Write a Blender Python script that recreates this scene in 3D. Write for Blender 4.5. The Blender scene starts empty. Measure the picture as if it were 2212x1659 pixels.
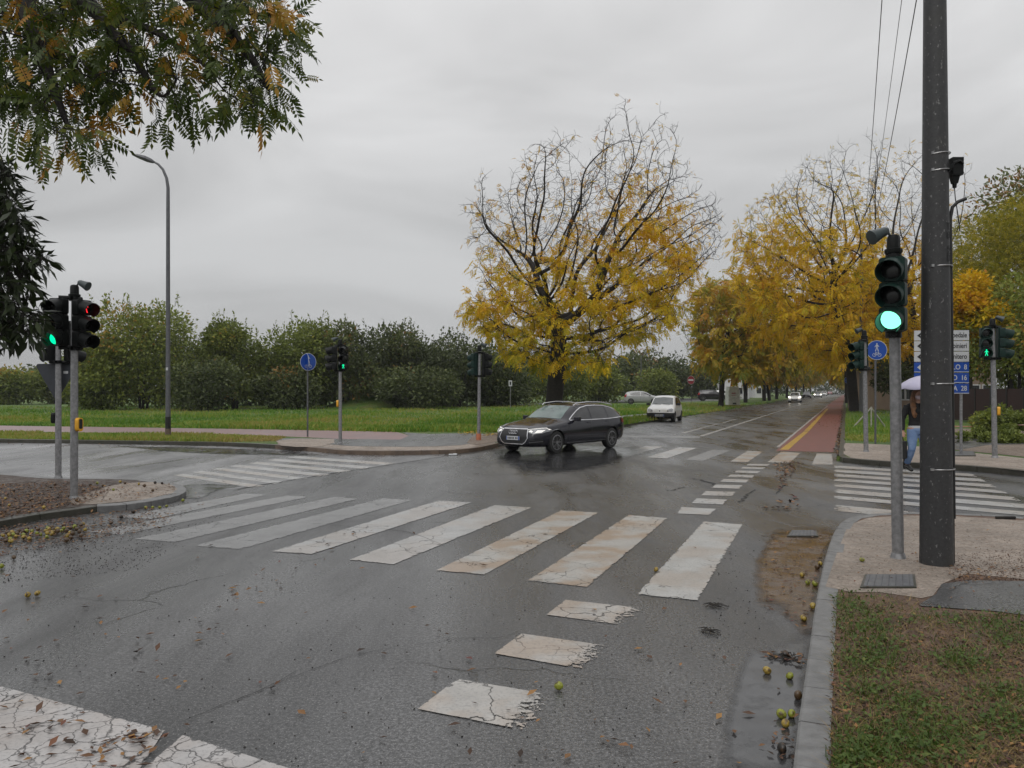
import bpy, bmesh, math, random
import numpy as np
from mathutils import Vector, Matrix
from mathutils.bvhtree import BVHTree
random.seed(7); RNG = np.random.default_rng(7)
scene = bpy.context.scene; COL = scene.collection

# ---------------------------------------------------------------- camera, sky, sun, exposure
EYE = 1.78; F = 1663.3; CX = 1106.0; HY = 842.5      # focal length and horizon in the photo's measuring units
cam = bpy.data.cameras.new('camera'); camo = bpy.data.objects.new('camera', cam); COL.objects.link(camo)
camo.location = (0, 0, EYE); camo.rotation_euler = (math.radians(90), 0, 0)
cam.sensor_width = 36; cam.lens = F / 2212 * 36; cam.shift_y = 13 / 2212; cam.clip_start = .05; cam.clip_end = 5000
scene.camera = camo
scene.view_settings.view_transform = 'Standard'; scene.view_settings.look = 'None'
scene.view_settings.exposure = 0.0; scene.view_settings.gamma = 1; scene.view_settings.use_curve_mapping = False
SUN_EL, SUN_AZ = math.radians(52), math.radians(200)
w = bpy.data.worlds.new("World"); scene.world = w; w.use_nodes = True
nt = w.node_tree; nt.nodes.clear(); N = nt.nodes.new; LK = nt.links.new
sky = N('ShaderNodeTexSky'); sky.sky_type = 'NISHITA'; sky.sun_disc = False; sky.sun_elevation = SUN_EL; sky.sun_rotation = SUN_AZ
tc = N('ShaderNodeTexCoord'); sep = N('ShaderNodeSeparateXYZ'); LK(tc.outputs['Generated'], sep.inputs[0])
ramp = N('ShaderNodeValToRGB'); LK(sep.outputs['Z'], ramp.inputs[0])
e = ramp.color_ramp.elements; e[0].position = 0.0; e[0].color = (.48, .485, .49, 1); e[1].position = 1; e[1].color = (1.15, 1.15, 1.15, 1)
m_ = e.new(.18); m_.color = (.52, .525, .53, 1); m_ = e.new(.42); m_.color = (.76, .76, .765, 1)
mp = N('ShaderNodeMapping'); mp.inputs['Scale'].default_value = (1.0, 1.0, 3.0); LK(tc.outputs['Generated'], mp.inputs[0])
cn = N('ShaderNodeTexNoise'); cn.inputs['Scale'].default_value = 1.9; cn.inputs['Detail'].default_value = 4; cn.inputs['Roughness'].default_value = .5
cn.inputs['Distortion'].default_value = .8
LK(mp.outputs[0], cn.inputs['Vector'])
mr = N('ShaderNodeMapRange'); mr.inputs[1].default_value = .3; mr.inputs[2].default_value = .7; mr.inputs[3].default_value = 7.9; mr.inputs[4].default_value = 12.0
LK(cn.outputs[0], mr.inputs[0])
vm = N('ShaderNodeVectorMath'); vm.operation = 'SCALE'; LK(ramp.outputs[0], vm.inputs[0]); LK(mr.outputs[0], vm.inputs['Scale'])
hs = N('ShaderNodeHueSaturation'); hs.inputs['Saturation'].default_value = .25; LK(sky.outputs[0], hs.inputs['Color'])
mix = N('ShaderNodeMixRGB'); mix.inputs[0].default_value = .93; LK(hs.outputs[0], mix.inputs[1]); LK(vm.outputs[0], mix.inputs[2])
bg = N('ShaderNodeBackground'); bg.inputs['Strength'].default_value = .1; LK(mix.outputs[0], bg.inputs[0])
wo = N('ShaderNodeOutputWorld'); LK(bg.outputs[0], wo.inputs[0])
sl = bpy.data.lights.new('sun', 'SUN'); sl.energy = 1.0; sl.angle = math.radians(40); sl.color = (1, .98, .95)
so = bpy.data.objects.new('sun', sl); COL.objects.link(so)
so.rotation_euler = (math.radians(90) - SUN_EL, 0, math.radians(180) - SUN_AZ)

# ---------------------------------------------------------------- helpers
def P(x, y, z=0.0):
    "ground point seen at (x, y) of the photo on the plane at height z"
    Z = F * (EYE - z) / (y - HY); return Vector(((x - CX) / F * Z, Z, z))
def Q(x, y, Z):
    return Vector(((x - CX) / F * Z, Z, EYE + (HY - y) / F * Z))
def depth(y, z=0.0): return F * (EYE - z) / (y - HY)
def link(o, parent=None):
    COL.objects.link(o)
    if parent is not None: o.parent = parent
    return o
def tag(o, label=None, cat=None, group=None, kind=None):
    if label: o['label'] = label
    if cat: o['category'] = cat
    if group: o['group'] = group
    if kind: o['kind'] = kind
    return o
def thing(name, label, cat, loc=(0, 0, 0), rz=0, group=None):
    o = bpy.data.objects.new(name, None); link(o); o.location = loc; o.rotation_euler = (0, 0, rz); o.empty_display_size = .2
    return tag(o, label, cat, group)
def kids(o): return [c for c in bpy.data.objects if c.parent == o]
def copy_tree(o, parent=None):
    c = o.copy(); COL.objects.link(c); c.parent = parent
    for ch in kids(o): copy_tree(ch, c)
    return c
class MB:
    def __init__(s): s.v = []; s.f = []; s.m = []; s.mi = 0
    def add(s, vs, fs):
        b = len(s.v); s.v += [tuple(v) for v in vs]; s.f += [tuple(i + b for i in f) for f in fs]; s.m += [s.mi] * len(fs)
    def box(s, c, d, M=None, taper=1.0):
        x, y, z = d[0] / 2, d[1] / 2, d[2] / 2
        vs = [Vector((sx * x * (taper if sz > 0 else 1), sy * y * (taper if sz > 0 else 1), sz * z)) for sz in (-1, 1) for sy in (-1, 1) for sx in (-1, 1)]
        if M is not None: vs = [M @ v for v in vs]
        c = Vector(c); s.add([v + c for v in vs], [(0, 2, 3, 1), (4, 5, 7, 6), (0, 1, 5, 4), (2, 6, 7, 3), (0, 4, 6, 2), (1, 3, 7, 5)])
    def tube(s, pts, rad, n=8, cap=True, sy=1.0):
        pts = [Vector(p) for p in pts]
        if not hasattr(rad, '__len__'): rad = [rad] * len(pts)
        vs = []; up = None
        for i, p in enumerate(pts):
            d = (pts[min(i + 1, len(pts) - 1)] - pts[max(i - 1, 0)])
            if d.length < 1e-9: d = Vector((0, 0, 1))
            d.normalize()
            if up is None:
                up = Vector((1, 0, 0)) if abs(d.x) < .8 else Vector((0, 1, 0))
            up = (up - d * up.dot(d)); up.normalize(); r = d.cross(up)
            for k in range(n):
                a = 2 * math.pi * k / n; vs.append(p + up * (math.cos(a) * rad[i]) + r * (math.sin(a) * rad[i] * sy))
        fs = [(i * n + k, i * n + (k + 1) % n, (i + 1) * n + (k + 1) % n, (i + 1) * n + k) for i in range(len(pts) - 1) for k in range(n)]
        if cap: fs += [tuple(range(n))[::-1], tuple((len(pts) - 1) * n + k for k in range(n))]
        s.add(vs, fs)
    def lathe(s, prof, n=16, c=(0, 0, 0), M=None):
        vs = []; c = Vector(c)
        for r, z in prof:
            for k in range(n):
                a = 2 * math.pi * k / n; v = Vector((r * math.cos(a), r * math.sin(a), z))
                vs.append((M @ v if M is not None else v) + c)
        L = len(prof)
        fs = [(i * n + k, i * n + (k + 1) % n, (i + 1) * n + (k + 1) % n, (i + 1) * n + k) for i in range(L - 1) for k in range(n)]
        fs += [tuple(range(n))[::-1], tuple((L - 1) * n + k for k in range(n))]
        s.add(vs, fs)
    def prism(s, poly, z0, z1):
        "poly: list of 2D or 3D points"
        n = len(poly); vs = [(p[0], p[1], z0) for p in poly] + [(p[0], p[1], z1) for p in poly]
        s.add(vs, [tuple(range(n))[::-1], tuple(range(n, 2 * n))] + [(i, (i + 1) % n, n + (i + 1) % n, n + i) for i in range(n)])
    def plate(s, poly, M, th=.004):
        "poly of (u,v) extruded along M's third axis by th"
        n = len(poly); vs = [M @ Vector((p[0], p[1], 0)) for p in poly] + [M @ Vector((p[0], p[1], th)) for p in poly]
        s.add(vs, [tuple(range(n))[::-1], tuple(range(n, 2 * n))] + [(i, (i + 1) % n, n + (i + 1) % n, n + i) for i in range(n)])
    def mesh(s, name):
        me = bpy.data.meshes.new(name); me.from_pydata(s.v, [], s.f); me.polygons.foreach_set('material_index', s.m)
        bm = bmesh.new(); bm.from_mesh(me); bmesh.ops.recalc_face_normals(bm, faces=bm.faces); bm.to_mesh(me); bm.free()
        return me
    def build(s, name, mat, parent=None, smooth=False, bevel=0, loc=None):
        me = s.mesh(name)
        for m in (mat if isinstance(mat, (list, tuple)) else [mat]): me.materials.append(m)
        o = bpy.data.objects.new(name, me); link(o, parent)
        if smooth: smooth_by_angle(me, smooth if smooth is not True else 40)
        if bevel:
            b = o.modifiers.new('bevel', 'BEVEL'); b.width = bevel; b.segments = 2; b.limit_method = 'ANGLE'
        if loc is not None: o.location = loc
        return o
def smooth_by_angle(me, deg):
    me.polygons.foreach_set('use_smooth', [True] * len(me.polygons))
    bm = bmesh.new(); bm.from_mesh(me); a = math.radians(deg)
    for ed in bm.edges:
        if len(ed.link_faces) == 2 and ed.calc_face_angle(0) > a: ed.smooth = False
    bm.to_mesh(me); bm.free()
def rect_poly(w_, h_, r, n=5, cx=0, cy=0):
    out = []
    for qx, qy, a0 in ((1, 1, 0), (-1, 1, 90), (-1, -1, 180), (1, -1, 270)):
        for k in range(n + 1):
            a = math.radians(a0 + 90 * k / n); out.append((cx + qx * (w_ / 2 - r) + r * math.cos(a), cy + qy * (h_ / 2 - r) + r * math.sin(a)))
    return out
def circ_poly(r, n=24, cx=0, cy=0): return [(cx + r * math.cos(2 * math.pi * k / n), cy + r * math.sin(2 * math.pi * k / n)) for k in range(n)]

# ---------------------------------------------------------------- materials
def newmat(name):
    m = bpy.data.materials.new(name); m.use_nodes = True; t = m.node_tree; t.nodes.clear()
    o = t.nodes.new('ShaderNodeOutputMaterial'); b = t.nodes.new('ShaderNodeBsdfPrincipled'); t.links.new(b.outputs[0], o.inputs[0])
    return m, t, b, o
def c4(c): return (c[0], c[1], c[2], 1)
def coords(t, world=False):
    if world:
        return t.nodes.new('ShaderNodeNewGeometry').outputs['Position']
    return t.nodes.new('ShaderNodeTexCoord').outputs['Object']
def noise(t, vec, scale, detail=4, rough=.55, dist=0, stretch=None, rot=0):
    if stretch:
        mp = t.nodes.new('ShaderNodeMapping'); mp.inputs['Scale'].default_value = stretch; mp.inputs['Rotation'].default_value = (0, 0, rot)
        mp.vector_type = 'POINT'; t.links.new(vec, mp.inputs[0]); vec = mp.outputs[0]
    n = t.nodes.new('ShaderNodeTexNoise'); n.inputs['Scale'].default_value = scale; n.inputs['Detail'].default_value = detail
    n.inputs['Roughness'].default_value = rough; n.inputs['Distortion'].default_value = dist; t.links.new(vec, n.inputs['Vector']); return n.outputs[0]
def rmp(t, fac, stops):
    r = t.nodes.new('ShaderNodeValToRGB'); e = r.color_ramp.elements
    while len(e) > 1: e.remove(e[-1])
    e[0].position = stops[0][0]; v = stops[0][1]; e[0].color = c4(v) if hasattr(v, '__len__') else (v, v, v, 1)
    for p_, v in stops[1:]:
        k = e.new(p_); k.color = c4(v) if hasattr(v, '__len__') else (v, v, v, 1)
    t.links.new(fac, r.inputs[0]); return r.outputs[0]
def mixc(t, fac, a, b, mode='MIX'):
    m = t.nodes.new('ShaderNodeMixRGB'); m.blend_type = mode
    for i, v in ((0, fac), (1, a), (2, b)):
        if isinstance(v, (int, float)): m.inputs[i].default_value = v if i == 0 else (v, v, v, 1)
        elif isinstance(v, tuple): m.inputs[i].default_value = c4(v)
        else: t.links.new(v, m.inputs[i])
    return m.outputs[0]
def mth(t, op, a, b=None):
    m = t.nodes.new('ShaderNodeMath'); m.operation = op
    for i, v in ((0, a), (1, b)):
        if v is None: continue
        if isinstance(v, (int, float)): m.inputs[i].default_value = v
        else: t.links.new(v, m.inputs[i])
    return m.outputs[0]
def bump(t, b, h, strength=.3, dist=.01):
    n = t.nodes.new('ShaderNodeBump'); n.inputs['Strength'].default_value = strength; n.inputs['Distance'].default_value = dist
    t.links.new(h, n.inputs['Height']); t.links.new(n.outputs[0], b.inputs['Normal'])
def M(name, c, c2=None, scale=6, rough=.55, metal=0, bmp=0, bscale=None, world=False, spec=.5, coat=0, rvar=0):
    m, t, b, o = newmat(name); b.inputs['Roughness'].default_value = rough; b.inputs['Metallic'].default_value = metal
    b.inputs['Specular IOR Level'].default_value = spec; b.inputs['Coat Weight'].default_value = coat; b.inputs['Coat Roughness'].default_value = .06
    v = coords(t, world)
    n = noise(t, v, scale)
    c2 = c2 or tuple(x * .75 for x in c)
    t.links.new(rmp(t, n, [(.35, c), (.65, c2)]), b.inputs['Base Color'])
    if rvar: t.links.new(rmp(t, noise(t, v, scale * 1.7), [(.3, max(rough - rvar, .03)), (.7, min(rough + rvar, 1))]), b.inputs['Roughness'])
    if bmp: bump(t, b, noise(t, v, bscale or scale * 6, 6), bmp)
    return m
def emis(name, c, s, base=(0, 0, 0)):
    m, t, b, o = newmat(name); b.inputs['Base Color'].default_value = c4(base); b.inputs['Emission Color'].default_value = c4(c); b.inputs['Emission Strength'].default_value = s
    return m
def cracks(t, v, scale=1.1, width=.02, gate=.5, seed=0):
    "thin dark crack network, gated by a broad noise; 1 on a crack"
    off = t.nodes.new('ShaderNodeVectorMath'); off.operation = 'ADD'; t.links.new(v, off.inputs[0])
    nn = t.nodes.new('ShaderNodeTexNoise'); nn.inputs['Scale'].default_value = scale * 2.2; nn.inputs['Detail'].default_value = 6; t.links.new(v, nn.inputs['Vector'])
    sc = t.nodes.new('ShaderNodeVectorMath'); sc.operation = 'SCALE'; sc.inputs['Scale'].default_value = .55 / scale; t.links.new(nn.outputs['Color'], sc.inputs[0])
    t.links.new(sc.outputs[0], off.inputs[1])
    vo = t.nodes.new('ShaderNodeTexVoronoi'); vo.feature = 'DISTANCE_TO_EDGE'; vo.inputs['Scale'].default_value = scale; t.links.new(off.outputs[0], vo.inputs['Vector'])
    line = rmp(t, vo.outputs['Distance'], [(0, 1.0), (width, 0.0)])
    g = rmp(t, noise(t, v, .35 + seed * .07, 3, .6), [(gate, 0.0), (gate + .08, 1.0)])
    return mth(t, 'MULTIPLY', line, g)
ROADROT = math.radians(23.45)
def asphalt(name, dark=1.0, wet=1.0):
    m, t, b, o = newmat(name); v = coords(t, True)
    big = noise(t, v, .22, 5, .6); st = noise(t, v, .35, 4, .55, .3, (2.6, .45, 1), ROADROT); fine = noise(t, v, 42, 4, .8); spk = noise(t, v, 95, 1, .5)
    c = rmp(t, big, [(.3, (.022 * dark, .022 * dark, .023 * dark)), (.7, (.060 * dark, .060 * dark, .061 * dark))])
    c = mixc(t, .75, c, rmp(t, st, [(.35, .35), (.65, 1.6)]), 'MULTIPLY')
    c = mixc(t, 1.0, c, rmp(t, fine, [(.36, .1), (.5, 1.0), (.62, 2.6)]), 'MULTIPLY')
    c = mixc(t, rmp(t, spk, [(.62, 0.0), (.69, .5)]), c, (.34, .33, .32))
    ck = cracks(t, v, .55, .012, .52); c = mixc(t, ck, c, (.008, .008, .008))
    ck2 = cracks(t, v, 1.9, .03, .60, 2); c = mixc(t, mth(t, 'MULTIPLY', ck2, .75), c, (.012, .012, .012))
    t.links.new(c, b.inputs['Base Color'])
    r1 = rmp(t, noise(t, v, .5, 5, .62, .4, (2.0, .5, 1), ROADROT), [(.38, .16 / wet), (.5, .32), (.64, .55)])
    r1 = mixc(t, .2, r1, rmp(t, fine, [(.3, .12), (.7, .5)]))
    t.links.new(r1, b.inputs['Roughness']); b.inputs['Specular IOR Level'].default_value = .85; b.inputs['IOR'].default_value = 1.5
    h = mth(t, 'SUBTRACT', mth(t, 'ADD', mth(t, 'MULTIPLY', fine, 1.0), mth(t, 'MULTIPLY', spk, .35)), mth(t, 'MULTIPLY', ck, 2.5))
    bump(t, b, h, .45, .005); return m
def paint(name, c, wear=.5, mud=0.0, alpha=1.0, ckg=0.0, endwear=0):
    "road paint, cracked and worn through to the surface below"
    m, t, b, o = newmat(name); v = coords(t, True)
    n1 = noise(t, v, 7, 8, .7); n2 = noise(t, v, 1.2, 4, .6)
    col = mixc(t, .8, c, rmp(t, noise(t, v, 2.6, 6, .65), [(.3, .72), (.65, 1.08)]), 'MULTIPLY')
    if mud: col = mixc(t, mth(t, 'MULTIPLY', rmp(t, n2, [(.44, 0.0), (.56, 1.0)]), mud), col, (.29, .20, .13))
    col = mixc(t, mth(t, 'MULTIPLY', rmp(t, noise(t, v, 45, 4, .7), [(.5, 0.0), (.72, .6)]), 1), col, (.12, .12, .12))
    t.links.new(col, b.inputs['Base Color']); b.inputs['Roughness'].default_value = .34
    ck = cracks(t, v, 2.2, .014 + ckg * .05, .46 - ckg, 1); ck2 = cracks(t, v, 7.5, .035, .56 - ckg * 1.5, 3)
    uv = t.nodes.new('ShaderNodeUVMap'); sp = t.nodes.new('ShaderNodeSeparateXYZ'); t.links.new(uv.outputs[0], sp.inputs[0])
    # feathered outline: distance to the stripe's border from its UVs
    ex = mth(t, 'MINIMUM', sp.outputs[0], mth(t, 'SUBTRACT', 1, sp.outputs[0])); ey = mth(t, 'MINIMUM', sp.outputs[1], mth(t, 'SUBTRACT', 1, sp.outputs[1]))
    edge = mth(t, 'MINIMUM', mth(t, 'MINIMUM', mth(t, 'MULTIPLY', ex, 3.0), mth(t, 'MULTIPLY', ey, 14.0)), .22)
    keep = mth(t, 'ADD', mth(t, 'MULTIPLY', edge, .9), mth(t, 'SUBTRACT', n1, wear))       # negative = worn off
    if endwear: keep = mth(t, 'SUBTRACT', keep, mth(t, 'MULTIPLY', mth(t, 'MAXIMUM', mth(t, 'SUBTRACT', sp.outputs[0], .70), 0), mth(t, 'MULTIPLY', endwear, mth(t, 'ADD', .15, rmp(t, noise(t, v, 26, 3, .7), [(.42, 0.0), (.58, 1.0)])))))
    keep = rmp(t, keep, [(.0, 0.0), (.07, 1.0)])
    keep = mth(t, 'MULTIPLY', keep, mth(t, 'SUBTRACT', 1, mth(t, 'MAXIMUM', ck, mth(t, 'MULTIPLY', ck2, .8))))
    keep = mth(t, 'MULTIPLY', keep, alpha)
    tr = t.nodes.new('ShaderNodeBsdfTransparent'); mx = t.nodes.new('ShaderNodeMixShader')
    t.links.new(keep, mx.inputs[0]); t.links.new(tr.outputs[0], mx.inputs[1]); t.links.new(b.outputs[0], mx.inputs[2]); t.links.new(mx.outputs[0], o.inputs[0])
    bump(t, b, n1, .15, .004); return m
def leafmat(name, stops, trans=.35, rough=.5):
    m, t, b, o = newmat(name); a = t.nodes.new('ShaderNodeAttribute'); a.attribute_name = 'tint'
    col = rmp(t, a.outputs['Fac'], stops); t.links.new(col, b.inputs['Base Color']); b.inputs['Roughness'].default_value = rough
    b.inputs['Specular IOR Level'].default_value = .3
    tl = t.nodes.new('ShaderNodeBsdfTranslucent'); t.links.new(col, tl.inputs[0]); mx = t.nodes.new('ShaderNodeMixShader'); mx.inputs[0].default_value = trans
    t.links.new(b.outputs[0], mx.inputs[1]); t.links.new(tl.outputs[0], mx.inputs[2]); t.links.new(mx.outputs[0], o.inputs[0]); return m

m_asphalt = asphalt('wet_asphalt', 1.0); m_asphalt2 = asphalt('pale_worn_asphalt', 2.7); m_path = asphalt('path_asphalt', 1.1, .8)
m_white = paint('road_paint', (.38, .38, .375), .455, .25); m_mud = paint('muddy_road_paint', (.38, .37, .35), .455, .75)
m_worn = paint('worn_road_paint', (.38, .38, .37), .485, .35); m_faint = paint('faint_road_paint', (.38, .38, .38), .48, 0, .66)
m_endworn = paint('end_worn_road_paint', (.39, .375, .355), .455, .5, 1.0, .03, 1.9); m_cracked = paint('cracked_road_paint', (.40, .385, .38), .455, .2, 1.0, .10); m_yellow = paint('yellow_road_paint', (.5, .30, .03), .33, .3)
m_red = M('red_lane', (.17, .052, .042), (.12, .045, .038), 3, .5, bmp=.2, bscale=60, world=True)
m_pink = M('pink_path', (.24, .13, .125), (.18, .115, .115), 1.5, .35, bmp=.2, bscale=50, world=True)
def soilmat(name, a, b_, sc):
    m, t, b, o = newmat(name); v = coords(t, True)
    c = rmp(t, noise(t, v, sc, 8, .7), [(.3, a), (.55, b_), (.75, tuple(x * 1.5 for x in b_))])
    c = mixc(t, 1, c, rmp(t, noise(t, v, 30, 5, .8), [(.3, .45), (.6, 1.2)]), 'MULTIPLY')
    t.links.new(c, b.inputs['Base Color']); t.links.new(rmp(t, noise(t, v, 8), [(.4, .45), (.6, .85)]), b.inputs['Roughness'])
    bump(t, b, noise(t, v, 22, 9, .75), .9, .03); return m
m_soil = soilmat('wet_soil', (.065, .036, .023), (.145, .085, .054), 3)
m_sand = soilmat('sandy_concrete', (.19, .155, .125), (.29, .24, .20), 1.6)
m_mudpath = soilmat('muddy_path', (.12, .085, .06), (.17, .13, .10), 1.0)
def grassmat():
    m, t, b, o = newmat('turf'); v = coords(t, True)
    c = rmp(t, noise(t, v, .35, 8, .72), [(.3, (.045, .10, .016)), (.5, (.08, .15, .02)), (.6, (.13, .15, .03)), (.75, (.16, .14, .045))])
    c = mixc(t, 1, c, rmp(t, noise(t, v, 9, 6, .8), [(.3, .35), (.65, 1.3)]), 'MULTIPLY'); t.links.new(c, b.inputs['Base Color'])
    b.inputs['Roughness'].default_value = .8; bump(t, b, noise(t, v, 12, 8, .8), 1, .08); return m
m_turf = grassmat()
m_kerb = M('granite_kerb', (.17, .17, .17), (.11, .11, .11), 9, .45, bmp=.4, bscale=60, world=True)
m_island = soilmat('wet_island_soil', (.03, .022, .018), (.065, .045, .034), 3); m_kerbdark = M('dark_wet_kerb', (.05, .045, .035), (.03, .03, .02), 4, .4, bmp=.4, bscale=40, world=True)
m_kerbmud = M('muddy_kerb', (.14, .10, .07), (.09, .065, .05), 3, .4, bmp=.4, bscale=40, world=True)
m_galv = M('galvanised_steel', (.27, .27, .275), (.17, .17, .175), 22, .42, .35, .1, world=True)
m_galvd = M('grey_steel_pole', (.12, .125, .13), (.09, .09, .10), 12, .45, .3)
m_sigdark = M('signal_plastic', (.006, .007, .007), (.004, .005, .005), 9, .5, spec=.22)
m_siggreen = M('green_signal_plastic', (.006, .026, .020), (.004, .016, .013), 9, .5, spec=.25)
m_lensoff = M('dark_lens', (.012, .012, .012), (.008, .008, .008), 9, .2)
m_lgreen = emis('green_signal_light', (.0, 1.0, .42), 1.3); m_lgreenhot = emis('bright_green_signal_light', (.22, 1.0, .62), 2.0)
m_lred = emis('red_signal_light', (1, .02, .03), 1.6)
m_orange = M('orange_plastic', (.5, .16, .08), None, 5, .5); m_yel = M('yellow_plastic', (.75, .38, .02), None, 5, .4)
m_blue = M('blue_sign', (.006, .06, .32), (.006, .05, .28), 5, .35); m_signwhite = M('white_sign', (.5, .51, .52), (.44, .45, .46), 5, .4)
m_signback = M('sign_back', (.03, .035, .045), (.022, .025, .03), 5, .5); m_black = M('black', (.008, .008, .008), None, 5, .5)
m_bark = M('bark', (.022, .018, .014), (.010, .008, .007), 12, .85, bmp=.8, bscale=20)
m_concpole = None
def concpole():
    m, t, b, o = newmat('concrete_pole'); v = coords(t)
    c = rmp(t, noise(t, v, 30, 6, .7), [(.3, (.018, .018, .019)), (.7, (.036, .036, .037))])
    c = mixc(t, rmp(t, noise(t, v, 34, 3, .6, 0, (1, 1, .6)), [(.63, 0.0), (.68, .8)]), c, (.17, .17, .165))
    c = mixc(t, rmp(t, noise(t, v, 3, 4), [(.55, 0.0), (.8, .35)]), c, (.05, .045, .03))
    t.links.new(c, b.inputs['Base Color']); b.inputs['Roughness'].default_value = .55; bump(t, b, noise(t, v, 90, 5, .7), .4, .004); return m
m_concpole = concpole()
m_yleaf = leafmat('yellow_leaf', [(0, (.17, .22, .015)), (.22, (.40, .35, .015)), (.5, (.68, .46, .012)), (.82, (.66, .37, .012)), (1, (.42, .17, .015))], .45)
m_oleaf = leafmat('olive_leaf', [(0, (.09, .15, .018)), (.3, (.24, .27, .025)), (.55, (.48, .34, .025)), (.85, (.52, .26, .025)), (1, (.34, .14, .02))], .45)
m_gleaf = leafmat('green_leaf', [(0, (.022, .042, .005)), (.5, (.055, .085, .010)), (.72, (.13, .14, .012)), (.80, (.28, .19, .015)), (1, (.36, .17, .02))], .35)
m_dleaf = leafmat('dark_glossy_leaf', [(0, (.012, .02, .006)), (.8, (.03, .045, .012)), (1, (.06, .07, .015))], .12, .35)
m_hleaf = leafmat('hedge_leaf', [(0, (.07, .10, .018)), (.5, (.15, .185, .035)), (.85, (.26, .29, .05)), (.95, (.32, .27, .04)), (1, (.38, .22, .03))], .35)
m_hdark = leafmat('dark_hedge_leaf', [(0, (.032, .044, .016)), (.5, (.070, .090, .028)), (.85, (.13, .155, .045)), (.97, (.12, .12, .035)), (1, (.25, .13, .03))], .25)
m_gyleaf = leafmat('yellow_green_leaf', [(0, (.13, .14, .014)), (.5, (.27, .25, .018)), (1, (.46, .36, .022))], .4)
m_weed = leafmat('weed_leaf', [(0, (.04, .075, .014)), (.45, (.075, .12, .022)), (.75, (.12, .15, .03)), (.88, (.22, .17, .06)), (1, (.30, .21, .09))], .25)
m_litter = leafmat('fallen_leaf', [(0, (.03, .018, .012)), (.4, (.10, .05, .028)), (.65, (.17, .085, .035)), (.85, (.30, .16, .05)), (1, (.10, .03, .035))], .1)
m_ylitter = leafmat('fallen_yellow_leaf', [(0, (.30, .20, .03)), (1, (.42, .26, .02))], .2)
m_blade = leafmat('grass_blade', [(0, (.07, .16, .015)), (.35, (.12, .24, .025)), (.55, (.22, .28, .04)), (.8, (.30, .28, .06)), (1, (.34, .25, .09))], .35)
# ---------------------------------------------------------------- ground, roads, kerbs
def inset(poly, d):
    "offset an open or closed chain of 2D points to its left by d"
    out = []; n = len(poly)
    for i in range(n):
        a = poly[max(i - 1, 0)]; b = poly[min(i + 1, n - 1)]; t_ = (Vector(b) - Vector(a)); t_.z = 0; t_.normalize()
        out.append(Vector(poly[i]) + Vector((-t_.y, t_.x, 0)) * d)
    return out
def smoothline(pts, k=4):
    pts = [Vector(p) for p in pts]; out = []
    for i in range(len(pts) - 1):
        p0 = pts[max(i - 1, 0)]; p1 = pts[i]; p2 = pts[i + 1]; p3 = pts[min(i + 2, len(pts) - 1)]
        for j in range(k):
            t_ = j / k; out.append(.5 * ((2 * p1) + (p2 - p0) * t_ + (2 * p0 - 5 * p1 + 4 * p2 - p3) * t_ ** 2 + (3 * p1 - p0 - 3 * p2 + p3) * t_ ** 3))
    return out + [pts[-1]]
def sheet(name, pts, z, mat, kind='structure', label=None):
    bm = bmesh.new(); vs = [bm.verts.new((p[0], p[1], z)) for p in pts]; f = bm.faces.new(vs); bmesh.ops.triangulate(bm, faces=[f])
    bmesh.ops.recalc_face_normals(bm, faces=bm.faces)
    if sum(f.normal.z for f in bm.faces) < 0: bmesh.ops.reverse_faces(bm, faces=bm.faces)
    me = bpy.data.meshes.new(name); bm.to_mesh(me); bm.free(); me.materials.append(mat)
    return tag(link(bpy.data.objects.new(name, me)), kind=kind, label=label)
def block(name, pts, z0, z1, mat):
    bm = bmesh.new(); vs = [bm.verts.new((p[0], p[1], z0)) for p in pts]; f = bm.faces.new(vs)
    r = bmesh.ops.extrude_face_region(bm, geom=[f]); bmesh.ops.translate(bm, verts=[g for g in r['geom'] if isinstance(g, bmesh.types.BMVert)], vec=(0, 0, z1 - z0))
    bmesh.ops.triangulate(bm, faces=bm.faces); bmesh.ops.recalc_face_normals(bm, faces=bm.faces)
    me = bpy.data.meshes.new(name); bm.to_mesh(me); bm.free(); me.materials.append(mat)
    return tag(link(bpy.data.objects.new(name, me)), kind='structure')
def kerb(chain, h, side, mat, wd=.15, name='kerb', joint=1.0):
    "stone kerb along a chain; side=+1 puts its width to the left of the chain; a joint groove every metre"
    mb = MB(); seg = []; acc = 0
    # resample to stones
    pts = [Vector((p[0], p[1], 0)) for p in chain]; out = [pts[0]]; d = 0
    for a, b in zip(pts, pts[1:]):
        L = (b - a).length; k = joint - d
        while k < L: out.append(a + (b - a) * (k / L)); k += joint
        d = (d + L) % joint
    if (pts[-1] - out[-1]).length > .05: out.append(pts[-1])
    inn = inset(out, side * wd); ou = inset(out, -side * .003)
    for i in range(len(out) - 1):
        a, b, c, e_ = ou[i], ou[i + 1], inn[i + 1], inn[i]; u = (b - a).normalized() * .004
        a2, b2, c2, e2 = a + u, b - u, c - u, e_ + u; dz = h + .004 + random.uniform(-.002, .002)
        vs = [(p.x, p.y, -.02) for p in (a2, b2, c2, e2)] + [(p.x, p.y, dz - .008) for p in (a2, b2)] + [(p.x, p.y, dz) for p in (c2, e2)]
        s_ = (e2 - a2).normalized() * .012
        vs += [((a2 + s_).x, (a2 + s_).y, dz), ((b2 + s_).x, (b2 + s_).y, dz)]
        mb.add(vs, [(0, 1, 5, 4), (4, 5, 9, 8), (8, 9, 6, 7), (1, 2, 6, 9, 5), (3, 0, 4, 8, 7), (2, 3, 7, 6)])
    return tag(mb.build(name, mat), kind='structure')
sheet('ground', [(-1500, -300), (1500, -300), (1500, 1500), (-1500, 1500)], -.03, m_turf)
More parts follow.
